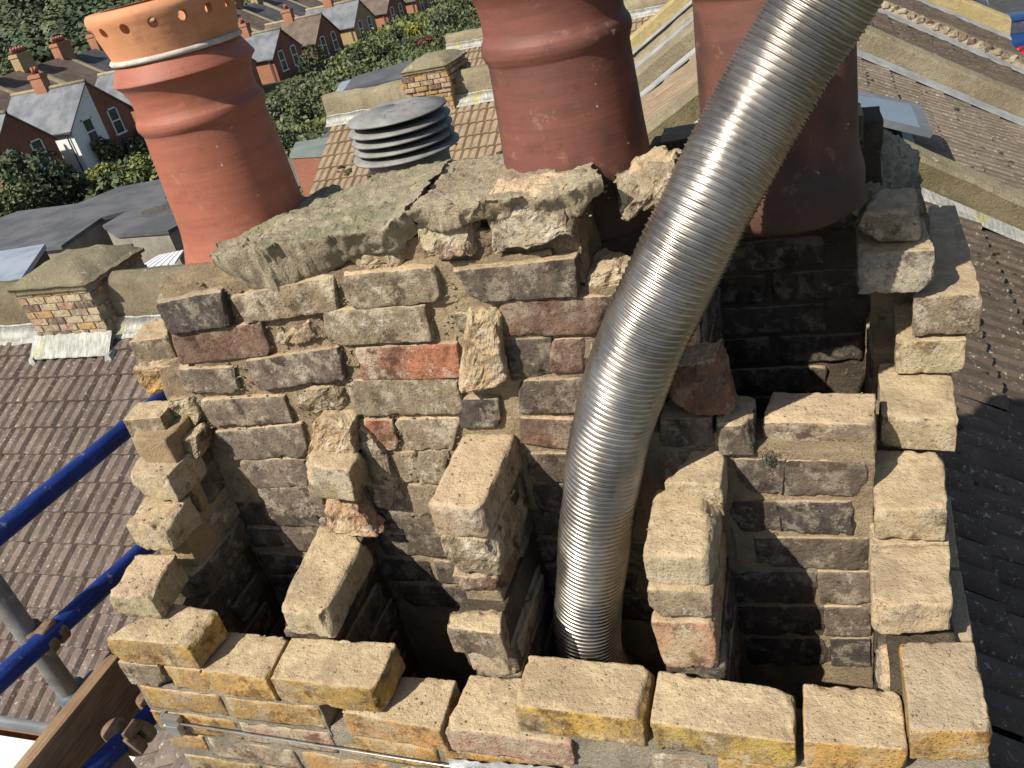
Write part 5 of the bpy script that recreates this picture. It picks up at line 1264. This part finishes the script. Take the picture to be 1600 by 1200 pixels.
# fences
def fence(pa, pb, z, h, label):
    a, b = PZ(z, *pa), PZ(z, *pb); r = empty('garden_fence', tuple(a), label, 'fence'); d = b - a; Ln = np.linalg.norm(d); d /= Ln; nn = np.array([-d[1], d[0], 0]); k = int(Ln / .16)
    for i in range(min(k, 60)):
        p = a + d * .16 * i; hh = h + random.uniform(-.03, .03); q = p + d * .15
        mk('fence_board', *hexa([p + [0, 0, hh], q + [0, 0, hh], q + nn * .02 + [0, 0, hh], p + nn * .02 + [0, 0, hh], p, q, q + nn * .02, p + nn * .02]), MT['timber'], r, origin=r.location)
fence((245,388), (300,370), -7.5, 1.5, 'weathered grey board fence beside the leftmost pot')
fence((462,292), (520,280), -7.6, 1.2, 'pale board fence under the green bush left of the cowl')

# ---------------- trees and shrubs
def crown_vf(c, rx, ry, rz, nleaf, s, seed):
    g_ = np.random.default_rng(seed); lob = g_.normal(0, 1, (9, 3)); lob /= np.linalg.norm(lob, axis=1)[:, None]; lob *= g_.uniform(.25, .75, (9, 1)); lr = g_.uniform(.32, .55, 9)
    k = g_.integers(0, 9, nleaf); d = g_.normal(0, 1, (nleaf, 3)); d /= np.linalg.norm(d, axis=1)[:, None]
    P = lob[k] + d * (lr[k] * g_.uniform(.55, 1.08, nleaf) ** .6)[:, None]; P = P * np.array([rx, ry, rz]) + np.array(c)
    a = g_.normal(0, 1, (nleaf, 3)); a /= np.linalg.norm(a, axis=1)[:, None]; b = np.cross(a, d + g_.normal(0, .5, (nleaf, 3))); b /= np.linalg.norm(b, axis=1)[:, None] + 1e-9
    sz = s * g_.uniform(.6, 1.3, (nleaf, 1)); V = np.stack([P - a * sz, P - b * sz * .6, P + a * sz, P + b * sz * .6], 1).reshape(-1, 3)
    return V, np.arange(nleaf * 4).reshape(-1, 4).tolist()
def tree(px, py, dep, rpx, label, mat, asp=1.0, nleaf=2600, ls=.16, name='tree', cat='tree', zg=-9.4, group='trees in the gardens'):
    c = DP(px, py, dep); r_m = rpx * dep / F; zg = min(zg, c[2] - r_m * .9)
    r = empty(name, (c[0], c[1], zg), label, cat, group)
    V, Fc = crown_vf(c, r_m, r_m, r_m * asp, nleaf, ls * max(.8, r_m / 2.2), int(px * 7 + py)); mk('crown', V, Fc, mat, r, origin=c)
    mb = MB(); mb.add(*tube_vf([(c[0], c[1], zg - .2), (c[0] + .05, c[1], c[2] - r_m * .3), (c[0], c[1] + .1, c[2] + r_m * .4)], [.16 * r_m ** .5, .11 * r_m ** .5, .03], 8))
    for k in range(5):
        a = k * 1.3; mb.add(*tube_vf([(c[0], c[1], c[2] - r_m * .4 + .1 * k), (c[0] + math.cos(a) * r_m * .6, c[1] + math.sin(a) * r_m * .6, c[2] + r_m * (.1 + .08 * k))], [.06, .015], 6))
    mb.build('trunk', MT['bark'], r, True, origin=r.location); return r
TL = [
 (492, 118, 72, 38, 'dense dark green tree in front of the brick terrace', 'leaf_d', 1.2),
 (478, 192, 56, 34, 'bright green bushy tree above the green grey shed', 'leaf', 1.1),
 (432, 175, 60, 34, 'loose olive tree beside the leftmost pot', 'leaf_o', .8),
 (525, 182, 55, 34, 'rounded mid green shrub left of the cowl', 'leaf', .8),
 (585, 148, 58, 30, 'low green shrub in front of the flat outbuilding', 'leaf_d', .6),
 (625, 140, 58, 26, 'small green shrub beside the brick chimney', 'leaf', .6),
 (470, 262, 40, 40, 'light green leafy bush right of the leftmost pot', 'leaf', .9),
 (440, 225, 48, 26, 'dark bush close to the leftmost pot', 'leaf_d', .8),
 (55, 285, 47, 62, 'big dark tree at the left below the brick house', 'leaf_d', 1.1),
 (12, 320, 44, 42, 'green tree at the left edge above the garage roofs', 'leaf', 1.0),
 (112, 300, 48, 44, 'dark leafy tree above the garage roofs', 'leaf_d', .9),
 (160, 272, 50, 30, 'yellow green shrub below the white house', 'leaf_y', .7),
 (215, 268, 50, 36, 'bright green shrub against the leftmost pot', 'leaf_y', .6),
 (165, 235, 56, 24, 'bare greyish shrub before the white house', 'leaf_o', 1.0),
 (225, 225, 58, 36, 'dark green shrub between white house and pot', 'leaf_d', 1.0),
 (648, 52, 80, 16, 'yellow flowering shrub among the gardens', 'leaf_yy', .8),
 (622, 62, 78, 24, 'dull olive shrub beside the yellow one', 'leaf_o', .8),
 (672, 72, 74, 30, 'russet brown shrub above the brick chimney', 'leaf_r', .6),
 (700, 42, 80, 36, 'large pale green shrub above the russet one', 'leaf_o', .9),
 (725, 18, 88, 34, 'fresh green tree at the top beside the middle pot', 'leaf', 1.0),
 (668, 42, 90, 26, 'grey green shrub behind the yellow one', 'leaf_o', .8),
 (560, 92, 72, 18, 'small dark shrub below the yellow brick house', 'leaf_d', .8),
 (590, 82, 72, 22, 'green shrub below the yellow brick house', 'leaf', .8),
 (548, 138, 62, 14, 'tiny bright bush beside the lean-to roof', 'leaf_y', .8),
 (108, 78, 120, 26, 'green tree behind the terrace chimneys', 'leaf', .8),
 (15, 110, 100, 34, 'green tree at the left edge behind the roofs', 'leaf', 1.0),
 (20, 150, 95, 22, 'dark tree at the left edge between roofs', 'leaf_d', 1.0),
 (395, 20, 130, 26, 'dark tree behind the terrace at the top', 'leaf_d', .8),
 (300, 20, 140, 30, 'dark tree seen past the pierced ring', 'leaf_d', .8),
 (470, 5, 150, 24, 'green tree at the top beyond the terrace', 'leaf', .8),
]
for (px, py, dep, rp_, lab, m_, asp) in TL: tree(px, py, dep, rp_, lab, MT[m_], asp)
# undergrowth filling the gardens
def leafmass(name, label, n_, samp, s, mat):
    g_ = np.random.default_rng(hash(name) % 1000 if False else len(name)); P = samp(g_, n_); a = g_.normal(0, 1, (n_, 3)); a /= np.linalg.norm(a, axis=1)[:, None]; b = np.cross(a, g_.normal(0, 1, (n_, 3))); b /= np.linalg.norm(b, axis=1)[:, None]
    sz = s * g_.uniform(.5, 1.4, (n_, 1)); V = np.stack([P - a * sz, P - b * sz * .6, P + a * sz, P + b * sz * .6], 1).reshape(-1, 3)
    tag(mk(name, V, np.arange(n_ * 4).reshape(-1, 4).tolist(), mat), label=label, kind='stuff')
def s_gard(g_, n_):
    x = g_.uniform(-44, -14, n_); y = g_.uniform(26, 125, n_); P = np.stack([x, y, np.zeros(n_)], 1); x = x * .9 - 2; P[:, 0] = x; h = np.clip(fbm(P, .16, 3, 4) * 2.2 + .3, 0, 1.8); P[:, 2] = -9 + h * g_.uniform(.6, 1, n_); return P
leafmass('garden_undergrowth', 'mixed green undergrowth across the back gardens', 34000, s_gard, .20, MT['leaf'])
def s_gard2(g_, n_):
    x = g_.uniform(-44, -14, n_); y = g_.uniform(26, 125, n_); P = np.stack([x, y, np.zeros(n_)], 1); x = x * .9 - 2; P[:, 0] = x; h = np.clip(fbm(P + 40, .2, 3, 8) * 2.2 + .2, 0, 1.7); P[:, 2] = -9 + h * g_.uniform(.6, 1, n_); return P
leafmass('olive_undergrowth', 'dry olive scrub across the back gardens', 26000, s_gard2, .18, MT['leaf_o'])
def s_gard3(g_, n_):
    x = g_.uniform(-42, -14, n_); y = g_.uniform(26, 125, n_); P = np.stack([x, y, np.zeros(n_)], 1); k = fbm(P + 90, .13, 3, 12); h = np.clip(k * 4 - .2, 0, 1.9); P[:, 2] = -9.05 + h * g_.uniform(.6, 1, n_); return P
leafmass('bright_undergrowth', 'bright green and yellowish shrubbery patches in the gardens', 24000, s_gard3, .19, MT['leaf_y'])
# woods on the hill
def woods(name, mat, n_, seed, r0=125, r1=620, leaf=100):
    g_ = np.random.default_rng(seed); Vs = []
    for i in range(n_):
        an = R(g_.uniform(-62, -18)); d = r0 + (r1 - r0) * g_.random() ** .9; x, y = math.sin(an) * d, math.cos(an) * d
        s = g_.uniform(2.4, 4.6) * (1 if d < 260 else 1.5); c = np.array([x, y, terr(x, y) + s * .6])
        k = leaf; dd = g_.normal(0, 1, (k, 3)); dd /= np.linalg.norm(dd, axis=1)[:, None]; dd[:, 2] = abs(dd[:, 2]); P = c + dd * s * g_.uniform(.75, 1.05, (k, 1))
        a = np.cross(dd, g_.normal(0, 1, (k, 3))); a /= np.linalg.norm(a, axis=1)[:, None]; b = np.cross(dd, a); sz = s * .115
        Vs.append(np.stack([P - a * sz, P - b * sz, P + a * sz, P + b * sz], 1).reshape(-1, 3))
    V = np.vstack(Vs); tag(mk(name, V, np.arange(len(V)).reshape(-1, 4).tolist(), mat), label='woodland covering the far hillside', kind='stuff')
woods('woodland', MT['leaf_d'], 2700, 3); woods('woodland', MT['leaf'], 1300, 4)
